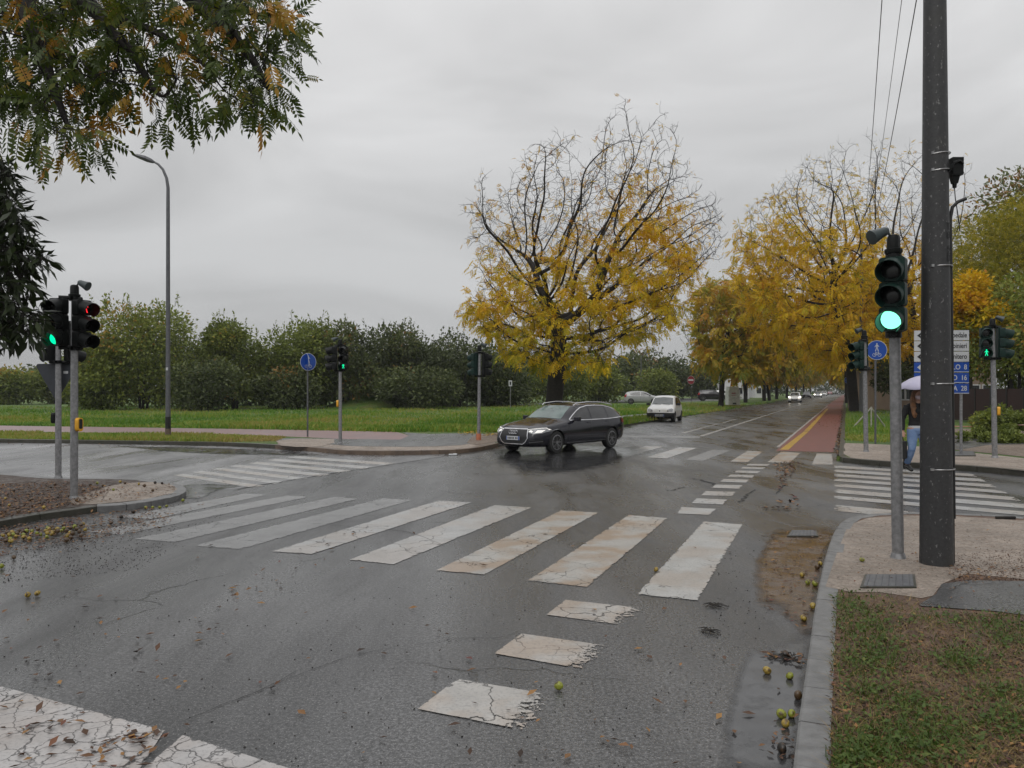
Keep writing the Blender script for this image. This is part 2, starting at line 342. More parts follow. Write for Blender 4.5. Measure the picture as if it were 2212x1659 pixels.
sheet('road', [(-320, -30), (60, -30), (60, 30), (120, 200), (560, 1150), (440, 1150), (-2, 90), (-320, 60)], 0, m_asphalt)
sheet('road', [P(x, y) for x, y in [(-900, 1300), (-100, 1160), (430, 1062), (500, 1057), (560, 1047.5), (617, 1039), (740, 1019), (863, 1000.5), (960, 985), (960, 975), (860, 979), (690, 974), (486, 960), (0, 952), (-900, 942)]], .0025, m_asphalt2)
HA, HB, HC, HD = .09, .12, .09, .12
# near right corner
kA = smoothline([P(x, y, HA) for x, y in [(1690, 2200), (1715, 1659), (1735, 1500), (1752, 1380), (1767, 1280), (1785, 1200), (1803, 1148), (1826, 1122), (1870, 1111), (1960, 1107), (2070, 1109), (2212, 1118), (2700, 1165)]])
block('verge', inset(kA, -.05) + [Vector((kA[-1].x, -3, 0)), Vector((kA[0].x, -3, 0))], -.02, HA, m_soil)
kerb(kA, HA, -1, m_kerb, .15, joint=.5)
sheet('pavement', [P(x, y, HA) for x, y in [(1783, 1268), (1806, 1200), (1832, 1135), (1876, 1119), (1960, 1114), (2070, 1116), (2212, 1125), (2700, 1172), (2700, 1290), (2212, 1252), (2090, 1240), (2035, 1262), (2015, 1288), (1990, 1293), (1900, 1280), (1840, 1280)]], HA + .004, m_sand)
sheet('path', [P(x, y, HA) for x, y in [(1985, 1308), (2022, 1285), (2034, 1263), (2092, 1255), (2212, 1257), (2700, 1300), (2700, 1400), (2212, 1330), (2150, 1322), (2090, 1318), (1990, 1311)]], HA + .008, m_path)
# far right corner and its verge along the avenue
kB = smoothline([P(x, y) for x, y in [(1826.6, 850), (1824.3, 873), (1819, 925), (1812.5, 985), (1813, 995), (1822, 999.5), (1840, 1001.5), (1915, 1008), (2065, 1016), (2212, 1029), (2600, 1065)]], 3)
block('verge', inset(kB, .05) + [Vector((60, 26, 0)), Vector((160, 200, 0)), Vector((190, kB[0].y, 0))], -.02, HB, m_turf)
kerb(kB, HB, 1, m_kerbdark, .15, joint=.5)
sheet('pavement', [P(x, y, HB) for x, y in [(1822, 981), (1824, 957), (1900, 960), (2010, 966), (2060, 974), (2212, 990), (2600, 1015), (2600, 1051), (2212, 1017), (2065, 1003), (1915, 996), (1840, 990)]], HB + .004, m_sand)
sheet('path', [P(x, y, HB) for x, y in [(1990, 963), (2010, 936), (2010, 925), (2600, 935), (2600, 1010), (2212, 987), (2062, 972)]], HB + .007, m_mudpath)
sheet('path', [P(x, y, HB) for x, y in [(2040, 968), (2045, 945), (2120, 938), (2212, 948), (2600, 965), (2600, 975), (2212, 960), (2130, 962), (2075, 972)]], HB + .011, m_path)
sheet('path', [P(x, y, HB) for x, y in [(1880, 893), (2050, 893), (2600, 902), (2600, 888), (2050, 882), (1880, 882)]], HB + .004, m_path)
# traffic island, left
kC = smoothline([P(x, y, HC) for x, y in [(-500, 1210), (0, 1126), (120, 1104), (172, 1095), (250, 1092), (330, 1082), (390, 1068), (403, 1057), (387, 1046), (340, 1038), (285, 1033), (118, 1031), (0, 1021), (-500, 985)]])
block('traffic_island', inset(kC, .05), -.02, HC, m_island)
j1 = min(range(len(kC)), key=lambda i: (kC[i] - P(215, 1092, HC)).length); kerb(kC[:j1 + 1], HC, 1, m_kerbdark, .15); kerb(kC[j1:], HC, 1, m_kerb, .22, joint=.4)
sheet('pavement', [P(x, y, HC) for x, y in [(165, 1091), (215, 1089), (310, 1080), (372, 1066), (383, 1057), (372, 1048), (330, 1042), (270, 1044), (230, 1052), (200, 1062), (172, 1072), (150, 1084)]], HC + .005, m_sand)
# far left side: verge, path, field
kD = smoothline([P(x, y) for x, y in [(-600, 948), (0, 956.3), (300, 960.5), (486, 964), (594, 969.5), (690, 977), (753, 982.5), (867, 983.5), (936, 982), (993, 980), (1040, 974), (1075, 966), (1130, 953), (1220, 938), (1345, 922), (1500, 896.5), (1650, 872), (1760, 853.5), (1800, 847)]], 3)
block('field', inset(kD, .05) + [Vector((kD[-1].x - 10, kD[-1].y + 30, 0)), Vector((-700, 650, 0)), Vector((-330, 40, 0))], -.02, HD, m_turf)
i1 = min(range(len(kD)), key=lambda i: (kD[i] - P(594, 969.5)).length); i2 = min(range(len(kD)), key=lambda i: (kD[i] - P(1075, 966)).length)
kerb(kD[:i1 + 1], HD, 1, m_kerbdark); kerb(kD[i1:i2 + 1], HD, 1, m_kerbmud, .25, joint=.5); kerb(kD[i2:], HD, 1, m_kerbdark)
sheet('path', [P(x, y, HD) for x, y in [(-700, 911), (0, 919.5), (486, 926.5), (753, 931), (856, 933), (884, 941), (865, 950), (740, 948.5), (600, 942), (486, 938), (0, 932), (-700, 924)]], HD + .004, m_pink)
sheet('pavement', inset(kD[i1:i2 + 1], .1) + [P(x, y, HD) for x, y in [(1075, 945), (1000, 937), (930, 938), (884, 941), (865, 950), (740, 948.5), (640, 948), (600, 951)]], HD + .003, m_sand)
sheet('pavement', [P(x, y, HD) for x, y in [(640, 946.5), (740, 948.5), (865, 950), (884, 941), (870, 934.5), (930, 937.5), (1000, 936), (1060, 938), (1062, 950), (1030, 956), (995, 962), (936, 964.5), (867, 965.5), (760, 964), (700, 959), (600, 954), (600, 948)]], HD + .007, m_path)
sheet('pavement', [P(x, y, HD) for x, y in [(596, 953), (640, 948), (722, 949), (722, 957), (690, 966), (640, 966), (606, 963)]], HD + .011, m_sand)
sheet('pavement', [P(x, y, HD) for x, y in [(1008, 957), (1020, 944), (1066, 936), (1130, 934), (1130, 945), (1068, 956), (1030, 962)]], HD + .011, m_mudpath)
sheet('road', [P(x, y, HD) for x, y in [(1120, 876), (1330, 869.5), (1510, 867), (1620, 862), (1620, 857.5), (1510, 860), (1330, 864.5), (1120, 872.5)]], HD + .006, m_asphalt)
sheet('path', [P(x, y, HD) for x, y in [(1336, 904), (1410, 895), (1500, 884), (1500, 882), (1410, 892), (1336, 899.5)]], HD + .005, m_path)
# grass mound at the hedge foot
def mound(cx, cy, rx, ry, h):
    mb = MB(); n, k = 28, 9; vs = [(cx, cy, HD + h)]
    for j in range(1, k + 1):
        for i in range(n):
            a = 2 * math.pi * i / n; r = j / k; vs.append((cx + rx * r * math.cos(a), cy + ry * r * math.sin(a), HD - .02 + h * (math.cos(r * math.pi) * .5 + .5) * (1 + .1 * math.sin(3 * a))))
    fs = [(0, 1 + i, 1 + (i + 1) % n) for i in range(n)] + [(1 + (j - 1) * n + i, 1 + j * n + i, 1 + j * n + (i + 1) % n, 1 + (j - 1) * n + (i + 1) % n) for j in range(1, k) for i in range(n)]
    mb.add(vs, fs); return tag(mb.build('mound', m_turf, smooth=True), kind='structure')
c = P(760, 884, HD); mound(c.x, c.y + 8, 5.0, 7, 1.9)
# bicycle lane, lines
lane = [P(x, y) for x, y in [(1676, 974), (1800, 977), (1813, 925), (1821, 873), (1825.6, 853), (1820, 853), (1786, 876), (1740, 915)]]
sheet('bicycle_lane', lane, .0025, m_red)
MK = []
def mark(pts, mat, z=.0055, label='white road marking'):
    "one painted marking; pts four corners: near left, near right, far right, far left"
    a, b, c, d = [P(x, y) if len((x, y)) == 2 else 0 for x, y in pts]; n = 6; mb = []
    me = bpy.data.meshes.new('road_marking'); vs = []; uv = []
    for j in range(n + 1):
        for i in range(3):
            u, v = i / 2, j / n; p = (a * (1 - u) + b * u) * (1 - v) + (d * (1 - u) + c * u) * v; vs.append((p.x, p.y, z)); uv.append((u, v))
    fs = [(j * 3 + i, j * 3 + i + 1, j * 3 + i + 4, j * 3 + i + 3) for j in range(n) for i in range(2)]
    me.from_pydata(vs, [], fs); l = me.uv_layers.new(name='UVMap')
    for k, lp in enumerate(me.loops): l.data[k].uv = uv[lp.vertex_index]
    me.materials.append(mat); o = link(bpy.data.objects.new('road_marking', me)); tag(o, kind='structure'); return o
near = [([(1375, 1285), (1507, 1298), (1605, 1133), (1520, 1127)], m_worn), ([(1140, 1255), (1268, 1269), (1442, 1120), (1358, 1113)], m_mud),
        ([(942, 1233), (1047, 1242), (1293, 1108), (1212, 1103)], m_mud), ([(755, 1210), (850, 1220), (1149, 1097), (1067, 1092)], m_white),
        ([(587, 1192), (672, 1198), (1019, 1086), (947, 1082)], m_white), ([(418, 1180), (520, 1187), (890, 1081), (828, 1077)], m_faint),
        ([(290, 1165), (378, 1172), (775, 1078), (722, 1074)], m_faint), ([(190, 1150), (262, 1156), (668, 1074), (622, 1071)], m_faint), ([(250, 1118), (330, 1122), (575, 1070), (530, 1067)], m_faint)]
for q, mt in near: mark(q, mt)
for q, mt in [([(1155, 985), (1205, 985), (1285, 963), (1250, 963)], m_white), ([(1241, 984.7), (1285, 984.7), (1365.5, 963.8), (1333.6, 963.8)], m_white), ([(1316, 985.8), (1360, 985.8), (1434.7, 964.9), (1395, 963.8)], m_white),
          ([(1396, 988.4), (1440, 991), (1507, 967.8), (1467.6, 966.4)], m_white), ([(1479.8, 993.3), (1520.4, 995.9), (1577.6, 973.5), (1538, 971.7)], m_faint),
          ([(1576.5, 997.7), (1615, 998.8), (1649, 975.7), (1615, 974)], m_mud), ([(1657.8, 998.8), (1705, 1001.6), (1729, 979), (1687.4, 975.7)], m_mud), ([(1753.3, 1004), (1799.5, 1004), (1797.3, 981), (1764.3, 980)], m_white)]: mark(q, mt)
for q, mt in [([(902, 1533), (1137, 1580), (1203, 1504), (988, 1468)], m_endworn), ([(1067, 1413), (1269, 1448), (1314, 1396), (1127, 1370)], m_endworn), ([(1180, 1329), (1344, 1351), (1391, 1315), (1222, 1297)], m_endworn),
              ([(1463, 1110), (1533, 1113), (1547, 1100), (1472, 1096)], m_white), ([(1494, 1087.5), (1561, 1090.5), (1571, 1080), (1505, 1077)], m_white)]: mark(q, mt)
for q in [[(505, 1432), (812, 1438), (845, 1398), (545, 1390)], [(603, 1357), (880, 1367), (912, 1333), (645, 1325)], [(690, 1297), (945, 1307), (978, 1278), (722, 1270)], [(760, 1250), (1005, 1258), (1030, 1235), (790, 1227)],
          [(830, 1207), (1060, 1215), (1085, 1195), (855, 1187)], [(890, 1168), (1110, 1175), (1140, 1157), (915, 1152)], [(945, 1138), (1155, 1142), (1185, 1125), (970, 1120)]]:
    mark([(1404 + .2197 * x, 756 + .2197 * y) for x, y in q], m_white)
def lerp2(a, b, t_): return (a[0] + (b[0] - a[0]) * t_, a[1] + (b[1] - a[1]) * t_)
# right side street zebra
for y0, y1 in [(1006, 1011), (1014.5, 1020), (1024, 1029.5), (1034, 1039.5), (1045, 1051.5), (1057, 1065), (1071, 1078), (1091, 1104)]:
    def far(y): # slide along the side street direction to the right-hand limit
        s_ = (y - 842.5) / (1802 + 900); xr = 2095 + (y - 1004) * 2.33; return (xr, y + s_ * (xr - 1802))
    mark([(1802, y1), far(y1), far(y0), (1802, y0)], m_white if y0 < 1080 else m_worn)
# left side street zebra
Lb, Le, Rb, Re = (372, 1027), (655, 982), (546, 1054), (880, 997)
for i in range(7):
    t0, t1 = i / 7, i / 7 + .075; mark([lerp2(Lb, Le, t0), lerp2(Rb, Re, t0), lerp2(Rb, Re, t1), lerp2(Lb, Le, t1)], m_white if i % 2 else m_worn)
# lane lines
mark([(1676, 967), (1683, 967), (1789, 876.5), (1787, 876.5)], m_white); mark([(1684, 972), (1703, 972), (1747, 932), (1737, 932)], m_yellow); mark([(1737, 931), (1748, 931), (1790, 883), (1785, 883)], m_yellow)
mark([(1507, 943), (1518, 943), (1720, 877), (1717, 877)], m_white); mark([(1470, 936), (1480, 936), (1552, 916), (1547, 916)], m_worn); mark([(1557, 914), (1563, 914), (1593, 905), (1589, 905)], m_worn)
mark([(1720, 876.5), (1722, 876.5), (1790, 855), (1789, 855)], m_white); mark([(1335, 941), (1335, 945), (1512, 947), (1512, 942)], m_faint)
# bottom-left stop line
mark([(-160, 1440), (-330, 1575), (240, 1760), (355, 1580)], m_cracked); mark([(395, 1590), (240, 1720), (760, 1960), (860, 1735)], m_cracked)
m_tar = M('open_crack', (.006, .006, .006), None, 8, .6)
def crack(pts, w0):
    p = smoothline([P(x, y) for x, y in pts], 5); n = len(p); a = []; b = []
    for i in range(n):
        d = (p[min(i + 1, n - 1)] - p[max(i - 1, 0)]).normalized(); q = Vector((-d.y, d.x, 0)); k = w0 * random.uniform(.25, 1) * math.sin(math.pi * (i + .5) / n) ** .4; j = random.uniform(-.6, .6) * w0; a.append(p[i] + q * (k / 2 + j)); b.append(p[i] + q * (j - k / 2))
    sheet('road_crack', a + b[::-1], .0062, m_tar)
crack([(505, 1060), (560, 1049), (617, 1040), (680, 1029), (740, 1020)], .07); crack([(745, 1019), (800, 1011), (863, 1001), (930, 991), (975, 984)], .04)
crack([(1498, 1034), (1520, 1039), (1548, 1049)], .09); crack([(1440, 1061), (1462, 1057), (1479, 1052)], .05); crack([(1594, 1086), (1608, 1078), (1616, 1066), (1628, 1058)], .06); crack([(1680, 1068), (1688, 1054), (1697, 1044)], .05)
crack([(1545, 1000), (1590, 999), (1640, 1003)], .04); crack([(1180, 1030), (1130, 1024), (1060, 1027), (1010, 1022)], .03); crack([(900, 1395), (1000, 1380), (1080, 1378), (1130, 1360)], .006)
crack([(600, 1478), (680, 1446), (760, 1418), (860, 1398)], .007); crack([(395, 1560), (480, 1524), (560, 1494), (640, 1452)], .010); crack([(650, 1130), (760, 1138), (880, 1150), (960, 1180)], .012)
# puddles and muddy water in the gutter
def wetmat(name, c, r=.05, soft=.08):
    m, t, b, o = newmat(name); v = coords(t, True); t.links.new(rmp(t, noise(t, v, 5, 6, .7), [(.35, c), (.65, tuple(x * 1.7 for x in c))]), b.inputs['Base Color'])
    a = t.nodes.new('ShaderNodeAttribute'); a.attribute_name = 'edge'; k = rmp(t, mth(t, 'ADD', a.outputs['Fac'], mth(t, 'MULTIPLY', mth(t, 'SUBTRACT', noise(t, v, 4.5, 7, .7), .5), 1.6)), [(.5 - soft, 0.0), (.5 + soft, 1.0)])
    tr = t.nodes.new('ShaderNodeBsdfTransparent'); mx = t.nodes.new('ShaderNodeMixShader'); t.links.new(k, mx.inputs[0]); t.links.new(tr.outputs[0], mx.inputs[1]); t.links.new(b.outputs[0], mx.inputs[2]); t.links.new(mx.outputs[0], o.inputs[0])
    t.links.new(rmp(t, noise(t, v, 3, 5, .7), [(.4, r), (.75, r * 4)]), b.inputs['Roughness']); b.inputs['Specular IOR Level'].default_value = .6
    bump(t, b, noise(t, v, 14, 3, .5), .05, .004); return m
m_pud = wetmat('rain_water', (.035, .035, .036), .08, .45); m_mudw = wetmat('muddy_water', (.060, .038, .024), .12, .4)
def puddle(pts, mat, z):
    base = smoothline([P(x, y) for x, y in pts + pts[:1]], 4)[:-1]; out = []
    cc = sum((p for p in base), Vector()) / len(base)
    n = len(base); vs = [tuple(cc)]; ed = [1.0]
    for q, e_ in ((.4, 1.0), (.75, 1.0), (1.12, 0.0)):
        for p in base: r_ = cc + (p - cc) * q; vs.append((r_.x, r_.y, 0)); ed.append(e_)
    vs = [(v[0], v[1], z) for v in vs]; fs = [(0, 1 + i, 1 + (i + 1) % n) for i in range(n)] + [(1 + j * n + i, 1 + (j + 1) * n + i, 1 + (j + 1) * n + (i + 1) % n, 1 + j * n + (i + 1) % n) for j in range(2) for i in range(n)]
    me = bpy.data.meshes.new('puddle'); me.from_pydata(vs, [], fs); a = me.attributes.new('edge', 'FLOAT', 'POINT'); a.data.foreach_set('value', ed); me.materials.append(mat)
    if me.polygons[0].normal.z < 0: me.flip_normals()
    return tag(link(bpy.data.objects.new('puddle', me)), kind='structure')
puddle([(1640, 1300), (1632, 1230), (1655, 1175), (1690, 1146), (1800, 1145), (1783, 1190), (1768, 1270), (1752, 1360), (1735, 1370), (1690, 1320)], m_mudw, .0065)
puddle([(1560, 1659), (1570, 1560), (1590, 1480), (1620, 1410), (1680, 1395), (1750, 1372), (1735, 1480), (1713, 1659), (1650, 1720)], m_pud, .0065)
puddle([(392, 1074), (400, 1062), (392, 1050), (440, 1046), (520, 1050), (470, 1060), (430, 1078)], m_pud, .0045)
puddle([(250, 964), (480, 968), (640, 977), (690, 984), (560, 983), (400, 978)], m_pud, .0045)
m_film = wetmat('water_film', (.022, .022, .023), .07, .4)
puddle([(1055, 972), (1090, 1000), (1150, 1020), (1260, 1016), (1350, 990), (1400, 972), (1300, 962), (1150, 960)], m_film, .0075)
# manhole covers, drain
def cover(x0, y0, x1, y1, h, label):
    a = P(x0, y1, h); b = P(x1, y1, h); c = P(x1 - 4, y0, h); d = P(x0 + 10, y0, h); r = thing('manhole_cover', label, 'manhole cover', ((a + b + c + d) / 4))
    o_ = r.location; mb = MB(); mb.prism([p - o_ for p in (a, b, c, d)], -.03, .012); mb.build('frame', m_kerbdark, r)
    mb = MB(); q = [(p - o_) * .9 for p in (a, b, c, d)]; mb.prism(q, -.02, .016)
    for i in range(7):
        t_ = (i + .5) / 7; p1 = q[0].lerp(q[1], t_); p2 = q[3].lerp(q[2], t_); mb.tube([p1.lerp(p2, .06) + Vector((0, 0, .016)), p1.lerp(p2, .94) + Vector((0, 0, .016))], .004, 4)
    mb.build('lid', m_galvd, r)
cover(1858, 1243, 1980, 1271, HA + .004, 'dark rectangular manhole cover in the sandy pavement below the concrete pole')
cover(2052, 975, 2108, 985, HB + .012, 'small grey manhole cover near the kerb across the side street')
cover(1700, 1147, 1768, 1160, .009, 'rusty drain grating in the gutter by the right kerb')
# far houses
def house(name, label, x0, x1, yb, ye, Zd, mat, mroof, deep=9, gable=True, ridge=None):
    a = Q(x0, yb, Zd); b = Q(x1, yb, Zd); w_ = b.x - a.x; hh = Q(0, ye, Zd).z
    r = thing(name, label, 'building', (a.x + w_ / 2, Zd, HD)); mb = MB(); mb.box((0, deep / 2, hh / 2), (w_, deep, hh)); mb.build('wall', mat, r)
    rd = ridge or 1.4; mb = MB(); ov = .5
    mb.add([(-w_ / 2 - ov, -ov, hh), (w_ / 2 + ov, -ov, hh), (w_ / 2 + ov, deep + ov, hh), (-w_ / 2 - ov, deep + ov, hh), (0, -ov, hh + rd), (0, deep + ov, hh + rd),
            (-w_ / 2 - ov, -ov, hh + .2), (w_ / 2 + ov, -ov, hh + .2), (w_ / 2 + ov, deep + ov, hh + .2), (-w_ / 2 - ov, deep + ov, hh + .2), (0, -ov, hh + rd + .2), (0, deep + ov, hh + rd + .2)],
           [(0, 4, 10, 6), (4, 1, 7, 10), (6, 10, 11, 9), (10, 7, 8, 11), (0, 3, 5, 4), (4, 5, 2, 1), (3, 9, 11, 5), (5, 11, 8, 2), (0, 6, 9, 3), (1, 2, 8, 7)]); mb.build('roof', mroof, r)
    mb = MB(); mb.add([(-w_ / 2 + .05, .02, hh - .01), (w_ / 2 - .05, .02, hh - .01), (0, .02, hh + rd - .1)], [(0, 1, 2)]); mb.build('gable', mat, r)
    k = max(2, int(w_ / 2.6))
    for i in range(k):
        for zz in ([1.5] if hh < 4 else [1.5, hh - 1.5]):
            f_ = MB(); xx = -w_ / 2 + w_ * (i + .5) / k; f_.box((xx, -.02, zz), (1.15, .06, 1.35)); f = f_.build('window', m_white2, r); g_ = MB(); g_.box((xx, -.055, zz), (.95, .02, 1.15)); g_.build('pane', m_glassd, f)
    return r
m_white2 = M('white_render', (.72, .72, .72), (.62, .62, .62), 1, .7); m_glassd = M('dark_glass', (.02, .022, .025), None, 4, .08); m_roof = M('grey_roof', (.06, .06, .065), None, 3, .7)
m_beige = M('beige_render', (.33, .25, .18), (.27, .2, .15), 1, .8); m_brown = M('dark_red_panel', (.028, .009, .008), (.02, .007, .007), 2, .5)
house('white_house', 'white gabled house with grey roof behind the left avenue trees', 1540, 1618, 862, 818, 150, m_white2, m_roof, 12, ridge=2.2)
house('white_shed', 'small white outbuilding beyond the second avenue trunk', 1632, 1662, 858, 829, 165, m_white2, m_roof, 8, ridge=.6)
house('beige_house', 'beige house half hidden behind the blue cycle sign and the tall pole', 1925, 1985, 880, 800, 62, m_beige, m_roof, 8, ridge=1.2)
house('pink_house', 'pale pinkish house above the dark red fence by the far right signal', 2088, 2150, 868, 790, 70, m_beige, m_roof, 8, ridge=1.0)
# dark red panel fence
fx = [Q(2045, 880, 41), Q(2212, 885, 36), Q(2500, 895, 30)]
r = thing('panel_fence', 'dark red panel fence behind the green ground cover on the right', 'fence', (fx[0].x, fx[0].y, HB)); b0 = r.location
for s0, s1 in zip(fx, fx[1:]):
    mb = MB(); a = Vector((s0.x, s0.y, 0)) - Vector((b0.x, b0.y, 0)); b = Vector((s1.x, s1.y, 0)) - Vector((b0.x, b0.y, 0)); n = 5
    d = (b - a).normalized(); nn = Vector((-d.y, d.x, 0)) * .02
    for i in range(n):
        p, q = a.lerp(b, i / n) + d * .05, a.lerp(b, (i + 1) / n) - d * .05
        mb.prism([p - nn, q - nn, q + nn, p + nn], .1, 1.72)
    mb.build('panel', m_brown, r)
    for i in range(n + 1):
        mb = MB(); p = a.lerp(b, i / n); mb.box((p.x, p.y, .9), (.08, .08, 1.8))
        if i < n or s1 is fx[-1]: mb.build('post', m_black, r)
# ---------------------------------------------------------------- street furniture
def tilt(p, q): return Vector(p).lerp(Vector(q), 1)
def yaw_of(f): return math.atan2(f[0], -f[1])
def walker(mb, M4, s, th=.003, stand=False):
    "walking pedestrian pictogram of height s, centred, drawn in the plate's plane"
    def pl(pts): mb.plate([(x * s, y * s) for x, y in pts], M4, th)
    pl(circ_poly(.085, 10, .0, .40))
    pl([(-.09, .30), (.09, .30), (.07, -.02), (-.07, -.02)])
    pl([(-.07, 0), (.03, 0), (-.12, -.5), (-.2, -.5)]); pl([(-.01, 0), (.07, 0), (.21, -.5), (.12, -.5)])
    pl([(-.09, .29), (-.05, .2), (-.22, .0), (-.27, .05)]); pl([(.05, .22), (.09, .29), (.27, .07), (.22, .02)])
def bicycle(mb, M4, s, th=.003):
    def ring(cx, cy, r, w_):
        n = 16
        for k in range(n):
            a0, a1 = 2 * math.pi * k / n, 2 * math.pi * (k + 1) / n
            mb.plate([(cx + r * math.cos(a0), cy + r * math.sin(a0)), (cx + (r + w_) * math.cos(a0), cy + (r + w_) * math.sin(a0)), (cx + (r + w_) * math.cos(a1), cy + (r + w_) * math.sin(a1)), (cx + r * math.cos(a1), cy + r * math.sin(a1))], M4, th)
    def bar(a, b, w_=.02):
        a = Vector(a) * s; b = Vector(b) * s; d = (b - a).normalized(); n_ = Vector((-d.y, d.x)) * w_ * s
        mb.plate([tuple(a - n_), tuple(b - n_), tuple(b + n_), tuple(a + n_)], M4, th)
    ring(-.3 * s, -.05 * s, .16 * s, .045 * s); ring(.3 * s, -.05 * s, .16 * s, .045 * s)
    for a, b in (((-.3, -.05), (-.12, .2)), ((-.12, .2), (.2, .2)), ((.2, .2), (.0, -.05)), ((-.12, .2), (.0, -.05)), ((-.3, -.05), (0, -.05)), ((.17, .3), (.3, -.05)), ((-.2, .27), (-.06, .27)), ((.1, .32), (.22, .3)), ((-.14, .27), (-.12, .2))): bar(a, b)
def facing(face, loc):
    "4x4 whose x is the reader's right, y is up and z points along the facing direction"
    f = Vector((face[0], face[1], 0)).normalized(); x = Vector((-f.y, f.x, 0)); m = Matrix.Identity(4)
    for i in range(3): m[i][0] = x[i]; m[i][1] = (0, 0, 1)[i]; m[i][2] = f[i]; m[i][3] = loc[i]
    return m
def signal_head(parent, loc, face, lit=None, mod=.245, R=.106, mat=None, vis=.2, bright=False):
    "three-lamp head; loc = centre of its back top; lit = (index, kind)"
    mat = mat or m_sigdark; M4 = facing(face, loc); d = .13; W = mod * .96
    mb = MB()
    for k in range(3): mb.plate(rect_poly(W, mod - .008, .03, 3, 0, -mod * (k + .5)), M4, d)
    mb.plate(rect_poly(W * .7, mod * 3, .01, 2, 0, -mod * 1.5), M4 @ Matrix.Translation((0, 0, -.025)), .06)
    h = mb.build('signal_head', mat, parent, smooth=30)
    for k in range(3):
        cz = -mod * (k + .5); mb = MB(); T = M4 @ Matrix.Translation((0, cz, d)); n = 22; rings = []
        a0 = math.radians(148)
        for (rad, flip) in ((R * 1.06, 0), (R * .99, 1)):
            for j in range(5):
                for i in range(n + 1):
                    a = -a0 + 2 * a0 * i / n; L = vis * (.28 + .72 * max(0, math.cos(a / 2)) ** .8); z = L * j / 4
                    droop = 1 + .02 * j; rings.append(T @ Vector((rad * math.sin(a) * droop, rad * math.cos(a) - .012 * j * (vis / .2), z)))
        q = n + 1; fs = []
        for g in range(2):
            for j in range(4):
                for i in range(n): b = g * 5 * q + j * q + i; fs.append((b, b + 1, b + q + 1, b + q))
        for i in range(n): b = 4 * q + i; fs.append((b, b + 1, b + 1 + 5 * q, b + 5 * q))
        for i in (0, n):
            for j in range(4): b = j * q + i; fs.append((b, b + q, b + q + 5 * q, b + 5 * q))
        mb.add(rings, fs); mb.build('visor', mat, h, smooth=50)
        mb = MB(); prof = [(0, .018), (R * .4, .016), (R * .75, .010), (R * .93, 0)]
        T2 = T @ Matrix.Translation((0, 0, .004)); mb.lathe([(max(r_, .001), z_) for r_, z_ in prof][::-1], 20, (0, 0, 0)); mb.v = [tuple(T2 @ Vector(v)) for v in mb.v]
        on = lit and lit[0] == k
        lm = m_lensoff
        if on and lit[1] == 'green': lm = m_lgreenhot if bright else m_lgreen
        le = mb.build('lens', lm, h, smooth=60)
        if on and lit[1] in ('walk', 'stop'):
            mb = MB(); T3 = T @ Matrix.Translation((0, 0, .024)); walker(mb, T3, R * 1.5); mb.v = mb.v
            o = mb.build('pictogram', m_lgreen if lit[1] == 'walk' else m_lred, h)
    return h
def traffic_light(label, base, top, heads, r=.055, finial=True, horn=None, button=None, bmat=None, collar=None, group='traffic light poles around the junction', r_top=None):
    base = Vector(base); top = Vector(top) - base; t_ = thing('traffic_light', label, 'traffic light', base, 0, group)
    mb = MB(); mb.tube([(0, 0, -.01), (top.x * .5, top.y * .5, top.z * .5), tuple(top)], [r, r * .97, r_top or r * .8], 16); mb.tube([(0, 0, 0), (0, 0, .05)], [r * 1.35, r * 1.1], 16)
    mb.build('pole', m_galv, t_, smooth=True)
    if finial:
        mb = MB(); c = top; mb.lathe([(.075, -.02), (.085, .0), (.085, .03), (.065, .035), (.062, .14), (.05, .17), (.02, .18)], 10, c); mb.build('cap', m_sigdark, t_, smooth=30)
    if horn:
        d = Vector((horn[0], horn[1], 0)).normalized(); L = horn[2] if len(horn) > 2 else .17; a = top + Vector((0, 0, .12)); p1 = a + d * .07 + Vector((0, 0, .10)); ax = (d * .9 + Vector((0, 0, -.42))).normalized()
        mb = MB(); mb.tube([a, a + d * .05 + Vector((0, 0, .06)), p1], .013, 6); mb.tube([p1, p1 + ax * .03, p1 + ax * L * .55, p1 + ax * L, p1 + ax * (L + .005)], [.03, .045, .055, .075, .06], 14)
        mb.build('sounder', m_horn, t_, smooth=40)
    for k, hd in enumerate(heads):
        off, face, ytop, lit = hd[:4]; kw = hd[4] if len(hd) > 4 else {}
        mod = kw.get('mod', .245); f = Vector((face[0], face[1], 0)).normalized(); o2 = Vector((off[0], off[1], 0)); zt = ytop - base.z
        axis = top * (zt / top.z); loc = Vector((axis.x + o2.x, axis.y + o2.y, zt)); signal_head(t_, loc, face, lit, **kw)
        for zz in (zt - .015 + .03, zt - mod * 3 - .02):
            mb = MB(); mb.tube([(axis.x, axis.y, zz), (axis.x + o2.x * 1.05 + f.x * .06, axis.y + o2.y * 1.05 + f.y * .06, zz)], [.035, .03], 8); mb.tube([(axis.x, axis.y, zz - .03), (axis.x, axis.y, zz + .03)], r * 1.35, 14)
            mb.build('bracket', m_sigdark, t_, smooth=30)
    if button:
        dx, dy, z = button; mb = MB(); d = Vector((dx, dy, 0)).normalized(); c = d * (r + .045); mm = facing((dx, dy), (d.x * r + top.x * (z - base.z) / top.z, d.y * r, z - base.z)); mb.plate(rect_poly(.10, .21, .045, 4), mm, .065); b_ = mb.build('button_box', bmat or m_yel, t_, smooth=30)
        mb = MB(); mb.plate(rect_poly(.065, .15, .02, 3, 0, .01), mm @ Matrix.Translation((0, 0, .065)), .004); mb.build('plate', m_black, b_)
    if collar:
        mb = MB(); mb.tube([(0, 0, 0), (0, 0, collar)], r * 1.5, 14); mb.build('collar', m_orange, t_, smooth=True)
    return t_
m_horn = M('grey_green_plastic', (.035, .05, .052), (.025, .035, .037), 7, .4)
def zat(y, Z): return EYE + (HY - y) / F * Z
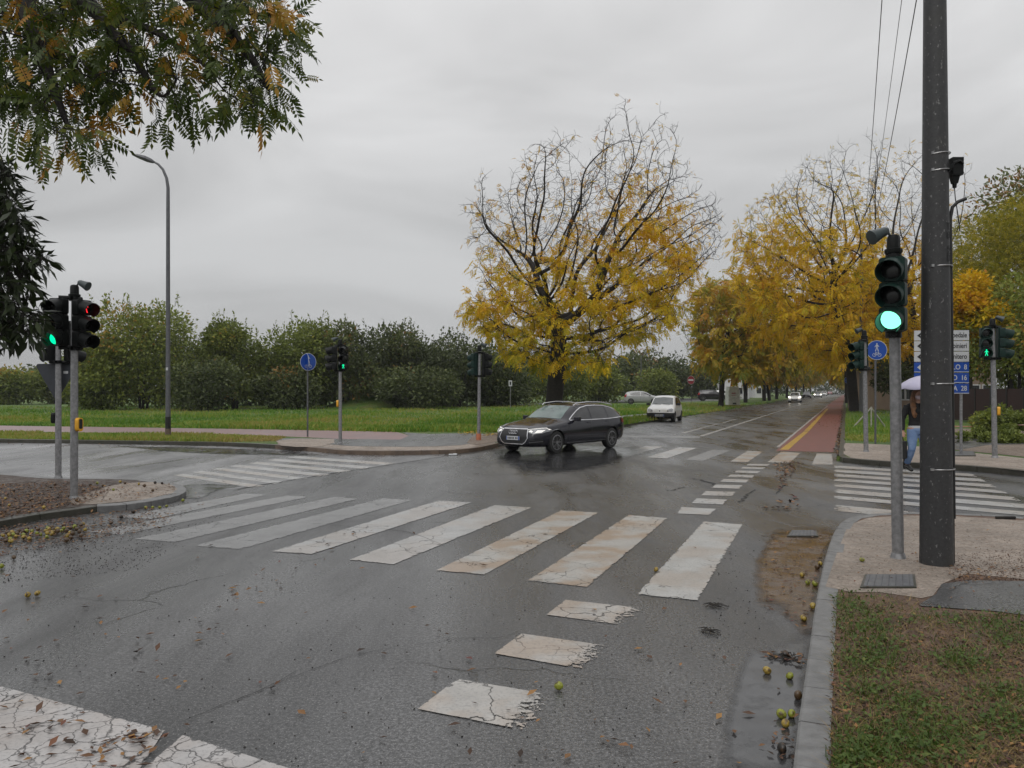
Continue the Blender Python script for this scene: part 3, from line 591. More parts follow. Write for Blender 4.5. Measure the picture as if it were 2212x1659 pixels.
# near right signal with the bright green lamp
b = P(1940, 1205, HA + .004); Z = b.y
traffic_light('traffic light on a galvanised pole beside the big concrete pole, bright green lamp lit', b, (Q(1930, 545, Z)), [((-.035, -.09), (-.62, -.80), zat(561, Z), (2, 'green'), dict(R=.106, bright=True, mat=m_siggreen, vis=.19))], r=.056, horn=(-.95, -.2, .2), r_top=.05)
# left pair on the island
b = P(160, 1078, HC); Z = b.y
traffic_light('traffic light on the thicker front pole of the left island, green and red lamps lit', b, Q(161, 640, Z), [((.06, .02), (.90, -.44), zat(648, Z), (0, 'stop'), dict(vis=.23)), ((-.17, -.05), (-.10, -1), zat(646, Z), (2, 'green'), dict(vis=.2))], r=.056, horn=(1, -.1), button=(1, -.25, zat(917, Z)))
b = P(126, 1033, HC); Z = b.y
t2 = traffic_light('traffic light on the thinner rear pole of the left island, seen from behind', b, Q(126, 684, Z), [((-.15, .03), (-.75, .66), zat(697, Z), None, dict(vis=.2)), ((.14, .05), (.6, .8), zat(697, Z), None, {})], r=.056, finial=False, button=(-1, .1, zat(903, Z)), bmat=m_sigdark)
# triangular sign seen from behind on the rear pole
tz = thing('triangular_sign', 'inverted triangular sign seen from its dark back behind the left island poles', 'sign', (b.x - .06, b.y + .12, HC)); s_ = 84 / F * Z * .5 * 1.06
tp = []
for (cx, cy, a0) in ((s_ - .05, -.04, -30), (-s_ + .05, -.04, 90), (0, -s_ * 1.8 + .07, 210)):
    for k in range(6): a = math.radians(a0 + 120 * k / 5); tp.append((cx + .045 * math.cos(a), cy + .045 * math.sin(a)))
mb = MB(); mm = facing((0, -1), (-.04, 0, zat(786, Z) - HC)); mb.plate(tp, mm, .012); pl = mb.build('panel', m_signback, tz)
mb = MB(); mb.plate(rect_poly(.09, .05, .005, 1, .18, -.16), mm @ Matrix.Translation((0, 0, .012)), .002); mb.build('sticker', m_signwhite, pl)
mb = MB(); mb.plate([(p[0] * .93, (p[1] + .2) * .93 - .2) for p in tp], mm @ Matrix.Translation((0, 0, -.004)), .004); mb.build('front_face', m_signwhite, tz)
mb = MB(); mb.tube([(-.04, -.03, zat(820, Z) - HC), (.05, -.12, zat(820, Z) - HC)], .02, 6); mb.build('bracket', m_galvd, tz)
# far corner
b = P(735, 958, HD); Z = b.y
traffic_light('traffic light on the far left corner showing a green walking figure', b, Q(735, 745, Z), [((-.12, .02), (-.99, -.1), zat(748, Z), None, dict(vis=.22)), ((.15, -.02), (-.12, -.99), zat(748, Z), (2, 'walk'), {})], horn=(-1, -.2), button=(-1, -.2, zat(872, Z)))
b = P(1034, 951, HD); Z = b.y
traffic_light('unlit traffic light with an orange collar at its foot beside the dark estate car', b, Q(1036, 757, Z), [((-.11, -.02), (-.75, .65), zat(763, Z), None, dict(mat=m_siggreen)), ((.13, .03), (.86, .5), zat(763, Z), None, dict(vis=.16))], horn=(.9, -.4), collar=.22)
b = P(1871, 976, HB); Z = b.y
traffic_light('traffic light on the far right corner seen from the side, below the blue cycle sign', b, Q(1867, 728, Z), [((-.10, -.02), (-.95, -.3), zat(738, Z), None, dict(mat=m_siggreen, vis=.22)), ((.02, .1), (.35, .93), zat(732, Z), None, dict(mat=m_siggreen))], horn=(-1, -.1), r=.06)
b = P(2149, 989, HB); Z = b.y
traffic_light('traffic light at the right edge showing a green figure beside the route sign', b, Q(2144, 704, Z), [((-.20, 0), (-.25, -.97), zat(708, Z), (2, 'walk'), dict(mat=m_siggreen, vis=.12)), ((.13, .0), (.97, -.22), zat(708, Z), None, dict(mat=m_siggreen, vis=.22))], r=.062, horn=(.9, -.4), button=(.9, -.35, zat(888, Z)))
# blue round signs
def round_sign(label, base, yc, rad, faces, r=.03, what='both', col=m_blue, group=None, xoff=0, topy=None):
    base = Vector(base); Z = base.y; zc = zat(yc, Z) - base.z; t_ = thing('round_sign', label, 'sign', base, 0, group)
    mb = MB(); mb.tube([(0, 0, -.01), (0, 0, zc + rad * .8)], r, 12); mb.build('pole', m_galvd, t_, smooth=True)
    for face, front in faces:
        f = Vector((face[0], face[1], 0)).normalized(); c = f * (r + .012); M4 = facing(face, (c.x + xoff, c.y, zc)); mb = MB(); mb.plate(circ_poly(rad, 36), M4, .006); mb.plate(circ_poly(rad * .96, 36), M4 @ Matrix.Translation((0, 0, -.004)), .005)
        d = mb.build('disc', m_signwhite if front else m_signback, t_)
        mb = MB(); mb.plate(circ_poly(rad * .955, 36), M4 @ Matrix.Translation((0, 0, .006)), .002); mb.build('face', col, d)
        mb = MB(); T = M4 @ Matrix.Translation((0, 0, .008))
        if what == 'both': walker(mb, T @ Matrix.Translation((0, rad * .30, 0)), rad * .85); bicycle(mb, T @ Matrix.Translation((0, -rad * .45, 0)), rad * .85)
        elif what == 'bike': bicycle(mb, T, rad * 1.3)
        elif what == 'bar': mb.plate(rect_poly(rad * 1.4, rad * .36, .01, 2), T, .003)
        mb.build('symbol', m_signwhite, d)
    return t_
round_sign('blue pedestrian and cycle path sign behind the green lamp of the big signal', P(1891, 959, HB), 756.5, 21 / F * P(1891, 959, HB).y, [((-.15, -1), True)], xoff=.03)
round_sign('pair of blue round path signs on a thin grey pole in front of the hedge', P(664.5, 943.5, HD), 781.8, .31, [((.72, -.78), True), ((-.80, -.45), True)])
round_sign('small blue bicycle sign far along the right verge of the avenue', (*Q(1831.5, 0, 66).xy, HB), 821, .30, [((-.2, -1), True)], what='bike')
m_redsign = M('red_sign', (.22, .01, .02), None, 4, .4)
round_sign('red no entry sign with white bar behind the small white car', (*Q(1493, 0, 88).xy, HD), 821, .48, [((-.75, -.7), True)], what='bar', col=m_redsign)
r = thing('small_sign', 'small white plate on a thin post in the field left of the big yellow tree', 'sign', (*Q(1102.5, 0, 72).xy, HD)); mb = MB(); mb.tube([(0, 0, 0), (0, 0, zat(823, 72) - HD)], .035, 8); mb.build('post', m_galv, r)
mb = MB(); mb.box((0, -.06, zat(828, 72) - HD), (.32, .03, .55)); mb.build('panel', m_signwhite, r)
mb = MB(); mb.box((0, -.08, zat(828, 72) - HD), (.14, .01, .3)); mb.build('symbol', m_black, r)
# text helper
def text_into(parent, s, size, M4, mat, name='lettering', align='RIGHT', th=.002, sx=1.0):
    cu = bpy.data.curves.new(name, 'FONT'); cu.body = s; cu.size = size; cu.align_x = align; cu.align_y = 'CENTER'; cu.extrude = th; cu.offset = size * .012
    tmp = bpy.data.objects.new('tmp', cu); link(tmp); dg = bpy.context.evaluated_depsgraph_get(); me = bpy.data.meshes.new_from_object(tmp.evaluated_get(dg)); bpy.data.objects.remove(tmp); bpy.data.curves.remove(cu)
    me.transform(M4 @ Matrix.Diagonal((sx, 1, 1, 1))); me.materials.clear(); me.materials.append(mat); o = bpy.data.objects.new(name, me); return link(o, parent)
# route sign board
bz = P(2076, 982, HB); Z = bz.y; sc = Z / F; f = (-.10, -1); rs = thing('route_sign', 'stacked white and blue direction boards on two poles behind the concrete pole', 'sign', bz)
ztop = zat(713, Z) - HB; Wb = 1.34; hb = (850 - 713) / 6 * sc; right = (2090 - 2076) * sc
mb = MB(); mb.tube([(0, 0, -.01), (0, 0, ztop - .05)], .035, 12); mb.build('pole', m_galv, rs, smooth=True)
mb = MB(); mb.tube([(-Wb + .35, .08, -.01), (-Wb + .35, .08, ztop - .05)], .035, 12); mb.build('pole', m_galv, rs, smooth=True)
rows = [('Ospedale', 0), ('Carabinieri', 0), ('Cimitero', 0), ('OLO  8', 1), ('O  16', 1), ('A  28', 1)]
for k, (s, bl) in enumerate(rows):
    M4 = facing(f, (right, -.05, ztop - hb * (k + .5) - k * .002)); mb = MB(); mb.plate([(-Wb, -hb / 2 + .008), (0, -hb / 2 + .008), (0, hb / 2 - .008), (-Wb, hb / 2 - .008)], M4, .02)
    pnl = mb.build('board', m_blue if bl else m_signwhite, rs); fg = m_signwhite if bl else m_black
    T = M4 @ Matrix.Translation((-.05, 0, .022)); text_into(pnl, s, hb * .66 if bl else hb * .66, T, fg, sx=.76 if not bl else .84)
    mb = MB(); T = M4 @ Matrix.Translation((-Wb + .17, 0, .021))
    if bl:
        mb.plate([(-.10, 0), (0, hb * .33), (0, .025), (.10, .025), (.10, -.025), (0, -.025), (0, -hb * .33)], T, .003)
        mb.build('arrow', fg, pnl); mb = MB(); mb.plate([(-Wb, -hb / 2 + .010), (0, -hb / 2 + .010), (0, -hb / 2 + .026), (-Wb, -hb / 2 + .026)], M4 @ Matrix.Translation((0, 0, .02)), .002); mb.build('border', m_signwhite, pnl)
    else:
        for q in ((0, 1), ): mb.plate([(-.10, 0), (.04, hb * .42), (.09, hb * .42), (-.03, 0), (.09, -hb * .42), (.04, -hb * .42)], T, .003); mb.plate([(.0, .012), (.22, .012), (.22, -.012), (.0, -.012)], T, .003)
        mb.build('arrow', fg, pnl)
# big concrete pole
b = P(2023, 1218, HA); Z = b.y; pz = lambda y: zat(y, Z) - b.z
H = 9.0; r0 = .150; r1 = r0 - (H) * .0082
cp = thing('concrete_pole', 'tall dark speckled concrete pole standing on the near right corner', 'pole', b)
rad = lambda z: r0 - z * .0090
mb = MB(); mb.tube([(-.003 * z, 0, z) for z in np.linspace(-.02, H, 14)], [rad(z) for z in np.linspace(0, H, 14)], 40); mb.build('shaft', m_concpole, cp, smooth=True)
m_band = M('steel_band', (.38, .38, .38), (.2, .2, .2), 30, .35, .7)
for y in (336, 372, 577, 829, 1012):
    z = pz(y); mb = MB(); n = 40
    mb.tube([(math.cos(a) * (rad(z) + .003) + (.012 if y > 500 else 0), math.sin(a) * (rad(z) + .003), z + (.012 if y < 500 else .002) * math.cos(a)) for a in np.linspace(0, 2 * math.pi, n)], .0065, 6); bd = mb.build('steel_band', m_band, cp, smooth=True)
    mb = MB(); mb.box((-.7 * rad(z), -.75 * rad(z), z), (.03, .02, .025)); mb.build('buckle', m_band, bd)
# cable guard with its bent outlet
zg = pz(470); xg = lambda z: rad(z) + .012
mb = MB(); zl = pz(1190) ; mb.tube([(xg(0) + .008, 0, pz(1120)), (xg(zg) + .002, 0, zg - .05)] , .016, 10); mb.build('cable_guard', m_black, cp, smooth=True)
mb = MB(); mb.tube([(xg(zg), 0, zg - .1), (xg(zg) + .003, 0, zg), (xg(zg) + .022, 0, zg + .10), (xg(zg) + .07, -.01, zg + .15), (xg(zg) + .145, -.02, zg + .18)], .017, 10); mb.build('cable_outlet', m_black, cp, smooth=True)
mb = MB(); mb.tube([(xg(0) + .012, 0, 0), (xg(0) + .008, 0, pz(1118))], .006, 6); mb.build('cable', m_bark, cp)
# clamp box with its hanging tail
zb = pz(362); mb = MB(); xb = rad(zb) + .062
mb.box((xb, -.01, zb), (.10, .10, .17), taper=1.06); mb.box((xb - .008, -.01, zb - .12), (.075, .07, .08), Matrix.Diagonal((1, 1, -1)), taper=.62); mb.tube([(xb - .008, -.01, zb - .16), (xb - .008, -.01, zb - .20)], [.022, .018], 8)
mb.tube([(rad(zb) - .05, -.09, zb - .06), (rad(zb) + .0, -.10, zb + .02), (xb, -.075, zb + .045), (xb + .045, -.06, zb + .02)], .014, 6); bx = mb.build('clamp_box', m_sigdark, cp, smooth=30)
mb = MB(); mb.tube([(xb - .008, -.01, zb - .20), (xb + .0, -.01, zb - .3), (xb + .03, 0, zb - .45), (xb + .05, 0, zb - .62)], .005, 5); mb.build('hanging_wire', m_black, bx)
# cast digits on the shaft
for ch, y in (('T', 497), ('8', 517), ('-', 540), ('2', 553), ('0', 570)):
    z = pz(y * .93 + 32); ang = math.radians(-62); rr = rad(z) + .001; M4 = facing((math.cos(ang), math.sin(ang)), (rr * math.cos(ang), rr * math.sin(ang), z)); text_into(cp, ch, .095, M4, m_black, 'cast_digit', 'CENTER', .001)
# overhead wires from the concrete pole to the lamp pole far down the verge
Zl = depth(891, HB); bl = Q(1861, 0, Zl)
tops = [(b.x, b.y, b.z + H - .1), (b.x + .05, b.y, b.z + H - .45), (b.x - .03, b.y, b.z + H - .8)]
lt = [Q(1863, 515, Zl), Q(1865, 528, Zl), Q(1862, 545, Zl)]
for k in range(3):
    a = Vector(tops[k]) + Vector((-.30 + .3 * k, 0, 0)); e_ = lt[k]; mb = MB(); pts = []
    for i in range(25): t_ = i / 24; p = a.lerp(e_, t_); p.z -= 1.1 * 4 * t_ * (1 - t_) * (1 + .12 * k); pts.append(p)
    mb.tube(pts, .009 if k != 1 else .006, 5); o = mb.build('overhead_wire', m_black); tag(o, ['thick overhead wire, left of the three between the poles', 'thin middle overhead wire of the three', 'thick overhead wire nearest the concrete pole'][k], 'wire', 'overhead wires')
# cross arm at the top holding them (above the frame)
mb = MB(); mb.box((0, -.02, H - .25), (.7, .08, .08)); mb.build('cross_arm', m_galvd, cp)
# street lamps
def street_lamp(label, base, top, arm, head_at, r=.09, mat=m_galvd, size=(.62, .26), base_mat=True):
    base = Vector(base); t_ = thing('street_lamp', label, 'street lamp', base); mb = MB(); pts = [Vector((0, 0, -.01)), Vector((0, 0, top * .35))] + [Vector(p) for p in arm]
    rads = [r, r * .85] + list(np.linspace(r * .7, r * .4, len(arm))); mb.tube(pts, rads, 12); mb.build('pole', mat, t_, smooth=True)
    h = Vector(head_at); d = (Vector(arm[-1]) - Vector(arm[-2])).normalized(); d = (h - Vector(arm[-1])).normalized(); L, W_ = size; e_ = Vector(arm[-1]); s_ = Vector((-d.y, d.x, 0)).normalized(); u = d.cross(s_)
    mb = MB(); prof = [(0, .06, .05), (.15, .5, .12), (.4, 1, .14), (.75, .9, .09), (1, .35, .03)]; vs = []
    for q, ww, hh in prof:
        c_ = e_ + d * (L * q); vs += [c_ + s_ * W_ * .5 * ww, c_ + s_ * W_ * .3 * ww + Vector((0, 0, hh * .7)), c_ - s_ * W_ * .3 * ww + Vector((0, 0, hh * .7)), c_ - s_ * W_ * .5 * ww, c_ - s_ * W_ * .35 * ww - Vector((0, 0, hh * .4)), c_ + s_ * W_ * .35 * ww - Vector((0, 0, hh * .4))]
    n = 6; fs = [(i * n + k, i * n + (k + 1) % n, (i + 1) * n + (k + 1) % n, (i + 1) * n + k) for i in range(len(prof) - 1) for k in range(n)] + [tuple(range(n)), tuple(range(4 * n, 5 * n))]
    mb.add(vs, fs); hd = mb.build('lamp_head', mat, t_); return t_
b = P(363, 944.5, HD); Z = b.y; zz = lambda y: zat(y, Z) - HD; xx = lambda x: (x - 363) / F * Z
sl_ = street_lamp('tall grey curved street lamp on the left verge', b, zz(440), [(0, 0, zz(440)), (xx(363), 0, zz(405)), (xx(360), 0, zz(385)), (xx(352), 0, zz(366)), (xx(342), 0, zz(355)), (xx(335), 0, zz(351))], (xx(285), -.1, zz(335)), r=.088, size=(.80, .42))
mb = MB(); mb.tube([(0, 0, 0), (0, 0, .30)], .10, 14); mb.build('foot_sleeve', m_kerbmud, sl_, smooth=True); mb = MB(); mb.tube([(0, 0, .30), (0, 0, .72)], .093, 14); mb.build('dark_sleeve', m_black, sl_, smooth=True)
mb = MB(); mb.box((0, -.08, zz(797)), (.07, .03, .10)); mb.build('number_plate', m_signwhite, sl_)
zz = lambda y: zat(y, Zl) - HB; xx = lambda x: (x - 1861) / F * Zl
lp = street_lamp('tall concrete lamp pole with a side arm among the yellow avenue trees', (bl.x, Zl, HB), zz(505), [(0, 0, zz(600)), (0, 0, zz(508))], (0, 0, zz(505)), r=.17, mat=m_galvd, size=(.1, .1))
mb = MB(); mb.tube([(0, -.1, zz(555)), (xx(1843), -.3, zz(545)), (xx(1800), -.5, zz(534)), (xx(1772), -.6, zz(528))], .05, 8); mb.build('arm', m_bark, lp)
mb = MB(); mb.tube([(xx(1775), -.6, zz(528)), (xx(1765), -.6, zz(526)), (xx(1750), -.6, zz(523)), (xx(1738), -.6, zz(521))], [.08, .26, .28, .12], 12, sy=.6); mb.build('luminaire', m_signwhite, lp, smooth=True)
b = Q(1385, 0, 120); street_lamp('thin distant street lamp rising behind the far shrubs', (b.x, 120, HD), 8, [(0, 0, zat(800, 120)), (0, 0, zat(772, 120)), (.6, 0, zat(766, 120)), (2.0, 0, zat(763, 120))], (4, 0, zat(762, 120)), r=.10, mat=m_galvd, size=(1.1, .4))
# white collection bin
b = P(1582.5, 876.5, HD); w_ = 26 / F * b.y; h_ = 41 / F * b.y; r = thing('collection_bin', 'tall white collection bin on the verge between the avenue trunks', 'bin', b, .1)
mb = MB(); mb.prism(rect_poly(w_, w_ * .8, .08, 3), .1, h_ * .85); m_bin = M('white_plastic', (.78, .78, .75), None, 5, .4); mb.build('body', m_bin, r, smooth=40); mb = MB(); mb.prism(rect_poly(w_ * .86, w_ * .7, .08, 3), h_ * .85, h_); mb.build('hatch', m_bin, r, smooth=40)
mb = MB(); mb.box((-.1, -w_ * .41, h_ * .66), (w_ * .34, .02, .10)); mb.box((-.1, -w_ * .41, h_ * .56), (w_ * .34, .02, .06)); mb.build('red_print', M('red_print', (.4, .06, .08)), r)
mb = MB(); mb.box((0, -w_ * .41, .25), (w_ * .3, .04, .14)); mb.build('foot_slot', m_black, r); mb = MB(); mb.box((0, 0, .05), (w_ * .5, w_ * .4, .12)); mb.build('base', m_beige, r)
# white stakes
b = P(1882, 926, HB); sc = b.y / F; r = thing('wooden_stakes', 'three pale stakes tied into a tripod on the far right verge', 'stakes', b); ap = Vector((0, 0, 45 * sc))
for q in ((0, 0, 0), (-36 * sc, .2, 11 * sc - .15), (37 * sc, .2, 11 * sc - .15)):
    mb = MB(); mb.tube([ap + Vector((0, 0, .05 if q[0] == 0 else 0)), Vector((q[0], q[1], max(q[2] * .2, 0)))], .033, 8); mb.build('stake', M('pale_wood', (.36, .35, .29), None, 8), r)
# low red and white tape rail by the ground cover
m_tape = M('faded_tape', (.45, .16, .10), (.4, .34, .3), 4); r = thing('barrier_tape', 'faded red and white tape sagging across the green ground cover at the right', 'tape', P(2110, 930, HB)); mb = MB(); o_ = r.location
mb.tube([Q(2055, 921, 27) - o_, Q(2100, 922, 27) - o_, Q(2140, 919, 27) - o_, Q(2212, 918, 26) - o_, Q(2400, 916, 24) - o_], .02, 6); mb.build('ribbon', m_tape, r)
for xx_ in (2055, 2230):
    mb = MB(); p = Q(xx_, 918, 26.5) - o_; mb.tube([(p.x, p.y, 0), tuple(p)], .02, 6); mb.build('stake', m_bark, r)
# ---------------------------------------------------------------- vegetation
def arr_mesh(name, V, Fc, tint, mat, parent=None, smooth=False, loc=None):
    "V (n,3), Fc (m,k) same-size faces, tint per face"
    me = bpy.data.meshes.new(name); n, (m, k) = len(V), Fc.shape
    me.vertices.add(n); me.vertices.foreach_set('co', V.astype(np.float32).ravel()); me.loops.add(m * k); me.loops.foreach_set('vertex_index', Fc.astype(np.int32).ravel())
    me.polygons.add(m); me.polygons.foreach_set('loop_start', (np.arange(m) * k).astype(np.int32)); me.polygons.foreach_set('loop_total', np.full(m, k, np.int32)); me.update(calc_edges=True)
    if tint is not None: a = me.attributes.new('tint', 'FLOAT', 'FACE'); a.data.foreach_set('value', np.clip(tint, 0, 1).astype(np.float32))
    me.materials.append(mat); o = bpy.data.objects.new(name, me); link(o, parent)
    if loc is not None: o.location = loc
    return o
def nrm(a): return a / np.maximum(np.linalg.norm(a, axis=1, keepdims=True), 1e-9)
def frames(D, roll=None):
    "rotation matrices whose x axis is D and whose z is as upright as possible, rolled"
    D = nrm(D); up = np.tile([0, 0, 1.0], (len(D), 1)); up[np.abs(D[:, 2]) > .97] = [1, 0, 0]
    Zx = nrm(up - D * (up * D).sum(1)[:, None]); Y = np.cross(Zx, D)
    if roll is not None: c, s = np.cos(roll)[:, None], np.sin(roll)[:, None]; Zx, Y = Zx * c + Y * s, Y * c - Zx * s
    return np.stack([D, Y, Zx], axis=2)
def inst(bv, bf, Pp, R, S):
    n, k = len(Pp), len(bv); V = np.einsum('nij,kj->nki', R, bv) * S[:, None, None] + Pp[:, None, :]
    Fc = (bf[None] + (np.arange(n) * k)[:, None, None]).reshape(-1, bf.shape[1]); return V.reshape(-1, 3), Fc
def leaf_shape(pairs, L, ll, lw, droop=.35, start=.2, curve=.25, fold=.0):
    "pinnate leaf along +x; leaflets are four-cornered blades"
    vs = []; fs = []
    def leaflet(p, d, l, w_):
        d = np.array(d) / np.linalg.norm(d); s = np.cross(d, [0, 0, 1]); s = s / max(np.linalg.norm(s), 1e-6); b = len(vs)
        vs.extend([p, p + d * l * .42 + s * w_ * .5, p + d * l + np.array([0, 0, -.12 * l]), p + d * l * .42 - s * w_ * .5]); fs.append([b, b + 1, b + 2, b + 3])
    for i in range(pairs):
        t_ = start + (1 - start) * i / max(pairs, 1); p = np.array([L * t_, 0, -curve * L * t_ * t_]); k = ll * (1 - .35 * abs(t_ - .55))
        for s in (-1, 1): leaflet(p, (.45, s * .9, -droop), k, lw)
    if pairs: leaflet(np.array([L, 0, -curve * L]), (1, 0, -.5), ll, lw)
    else: leaflet(np.array([0., 0, 0]), (1, 0, -droop), ll, lw)
    if pairs: b = len(vs); vs.extend([np.array([0, -.004, 0.]), np.array([0, .004, 0.]), np.array([L, .002, -curve * L]), np.array([L, -.002, -curve * L])]); fs.append([b, b + 1, b + 2, b + 3])
    return np.array(vs), np.array(fs)
def put_leaves(name, mat, Pp, D, size, tint, shape, parent, jit=.08, rollj=.5):
    bv, bf = shape; n = len(Pp); R = frames(D, RNG.normal(0, rollj, n)); V, Fc = inst(bv, bf, Pp, R, size); T = (tint[:, None] + RNG.normal(0, jit, (n, len(bf)))).ravel()
    return arr_mesh(name, V, Fc, T, mat, parent)
def colonize(A, trunk, step, di, dk, maxn=7000, iters=400, trop=(0, 0, 0), jit=.15, par0=None):
    Pn = [np.array(p, float) for p in trunk]; par = list(par0) if par0 else [-1] + list(range(len(trunk) - 1)); A = np.array(A, float); nch = [0] * len(Pn)
    T = np.array(Pn); d = np.linalg.norm(A[:, None] - T[None], axis=2); near = d.argmin(1); dist = d.min(1); trop = np.array(trop, float)
    for it in range(iters):
        if len(A) == 0 or len(Pn) > maxn: break
        mk = dist < max(di, dist.min() + step)
        idx = near[mk]; dr = nrm(A[mk] - np.array(Pn)[idx]); u, inv = np.unique(idx, return_inverse=True); s = np.zeros((len(u), 3)); np.add.at(s, inv, dr)
        s = nrm(s + RNG.normal(0, jit, s.shape)) + trop; s = nrm(s); new = []
        for k, i in enumerate(u):
            if nch[i] > 5: continue
            new.append(Pn[i] + s[k] * step); par.append(int(i)); nch[i] += 1; nch.append(0)
        if not new: break
        b = len(Pn); Pn += new; Nn = np.array(new); d = np.linalg.norm(A[:, None] - Nn[None], axis=2); j = d.argmin(1); dm = d[np.arange(len(A)), j]
        up = dm < dist - 1e-4; near[up] = b + j[up]; dist[up] = dm[up]; keep = dist > dk; A, near, dist = A[keep], near[keep], dist[keep]
    return np.array(Pn), np.array(par)
def limb_radii(par, r_tip, expo, rmax=None):
    n = len(par); r = np.zeros(n); ch = np.zeros(n, int)
    for i in range(n):
        if par[i] >= 0: ch[par[i]] += 1
    acc = np.zeros(n)
    for i in range(n - 1, -1, -1):
        r[i] = (acc[i] ** (1 / expo)) if ch[i] else r_tip
        if par[i] >= 0: acc[par[i]] += r[i] ** expo
    if rmax: f = rmax / r[0]; r = np.where(r > r_tip * 2, r_tip * 2 + (r - r_tip * 2) * (rmax - r_tip * 2) / max(r[0] - r_tip * 2, 1e-6), r)
    return r, ch
def limbs_mesh(name, Pn, par, r, parent, mat, extra=None, smooth_it=2):
    n = len(Pn); kidl = [[] for _ in range(n)]
    for i in range(n):
        if par[i] >= 0: kidl[par[i]].append(i)
    S = Pn.copy()
    for _ in range(smooth_it):
        Q_ = S.copy()
        for i in range(1, n):
            if kidl[i]: m_ = max(kidl[i], key=lambda c: r[c]); Q_[i] = S[i] * .5 + (S[par[i]] + S[m_]) * .25
        S = Q_
    mb = MB(); stack = [(0, None)]
    while stack:
        i, fr = stack.pop(); ch = [fr, i] if fr is not None else [i]; k = i
        while kidl[k]:
            o_ = sorted(kidl[k], key=lambda c: -r[c]); stack += [(c, k) for c in o_[1:]]; k = o_[0]; ch.append(k)
        if len(ch) > 1:
            rr = [r[c] for c in ch]
            if fr is not None: rr[0] = rr[1]
            sides = 12 if max(rr) > .15 else (7 if max(rr) > .05 else (5 if max(rr) > .02 else 3)); mb.tube([S[c] for c in ch], rr, sides, cap=False)
    if extra is not None:
        for a, b_, rr in extra: mb.tube([a, (np.array(a) + b_) / 2 + RNG.normal(0, .03, 3), b_], [rr, rr * .8, rr * .5], 3, cap=False)
    o = mb.build(name, mat, parent, smooth=60); return o, S
def in_poly(px, py, poly):
    c = np.zeros(len(px), bool); n = len(poly)
    for i in range(n):
        x0, y0 = poly[i]; x1, y1 = poly[(i + 1) % n]; t_ = ((y0 > py) != (y1 > py)) & (px < (x1 - x0) * (py - y0) / ((y1 - y0) or 1e-9) + x0); c ^= t_
    return c
def poly_volume(poly, n, Z, thick, cxn=None, power=2.0):
    "points filling a crown whose outline from the road is poly, at distance Z; round in depth"
    xs, ys = [p[0] for p in poly], [p[1] for p in poly]; px = RNG.uniform(min(xs), max(xs), n * 4); py = RNG.uniform(min(ys), max(ys), n * 4); k = in_poly(px, py, poly); px, py = px[k][:n], py[k][:n]
    cx = cxn if cxn else (min(xs) + max(xs)) / 2; hw = (max(xs) - min(xs)) / 2; t_ = np.sqrt(np.clip(1 - (np.abs(px - cx) / hw) ** power, .05, 1)); dz = RNG.uniform(-1, 1, len(px)) * thick * t_
    Zc = Z + dz; return np.stack([(px - CX) / F * Z * (1), Zc, EYE + (HY - py) / F * Z], 1), px, py
def big_tree(name, label, cat, base, trunk_pix, Z, poly, na, step, di, dk, thick, leaf_mat, dens, leaf_shape_, lsize, rmax, group=None, tintf=None, twig=.35, cap_z=None, r_tip=.008, expo=2.3, leaf_r=.03, droop=.6, z0=HD, cxn=None, maxn=6000):
    t_ = thing(name, label, cat, base, 0, group); b0 = np.array(base); A, px, py = poly_volume(poly, na, Z, thick, cxn); A = A - b0
    tr = [np.array([0, 0, -.05])]; pts = [Q(x, y, Z) - Vector(base) for x, y in trunk_pix]
    cur = tr[0]
    for p in pts:
        p = np.array(p); k = max(1, int(np.linalg.norm(p - cur) / step))
        for i in range(1, k + 1): tr.append(cur + (p - cur) * i / k)
        cur = p
    Pn, par = colonize(A, tr, step, di, dk, maxn, jit=.34); r, ch = limb_radii(par, r_tip, expo, rmax); r[0] *= 1.25
    thin = np.where((r < leaf_r) & (np.arange(len(r)) > len(tr)))[0]
    tips = []; LP = []; LD = []
    S = Pn
    for i in thin:
        d = Pn[i] - Pn[par[i]]; d /= np.linalg.norm(d) + 1e-9
        k = 2 if ch[i] else 3
        for _ in range(k):
            e_ = d * .6 + RNG.normal(0, .6, 3) + np.array([0, 0, .15]); e_ /= np.linalg.norm(e_); L = twig * RNG.uniform(.5, 1.3); tips.append((Pn[i], Pn[i] + e_ * L, r_tip * .7))
            for q in (.3, .6, .85, 1.0):
                LP.append(Pn[i] + e_ * L * q + RNG.normal(0, .04, 3)); LD.append(e_ + RNG.normal(0, .5, 3) + np.array([0, 0, -droop]))
    LP = np.array(LP); LD = np.array(LD); W = LP + b0; ipx = CX + F * W[:, 0] / W[:, 1]; ipy = HY - F * (W[:, 2] - EYE) / W[:, 1]
    keep = RNG.random(len(LP)) < dens(ipx, ipy); LP, LD, ipx, ipy = LP[keep], LD[keep], ipx[keep], ipy[keep]
    limbs_mesh('trunk', Pn, par, r, t_, m_bark, tips)
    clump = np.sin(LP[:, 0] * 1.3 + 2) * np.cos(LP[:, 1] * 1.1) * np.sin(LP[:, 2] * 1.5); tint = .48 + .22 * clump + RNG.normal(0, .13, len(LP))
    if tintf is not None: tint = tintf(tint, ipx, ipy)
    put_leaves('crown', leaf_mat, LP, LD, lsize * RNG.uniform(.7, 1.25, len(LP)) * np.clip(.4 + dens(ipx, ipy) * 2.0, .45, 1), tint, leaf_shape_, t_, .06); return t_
T1 = [(996, 453), (1046, 405), (1090, 425), (1148, 350), (1178, 390), (1199, 312), (1240, 370), (1275, 345), (1302, 280), (1345, 300), (1389, 312), (1425, 345), (1453, 352), (1470, 419), (1567, 453), (1563, 516), (1537, 576), (1491, 597), (1465, 673), (1432, 720), (1326, 758), (1300, 800), (1216, 800), (1148, 785), (1100, 790), (1072, 745), (987, 677), (1034, 618), (1030, 529)]
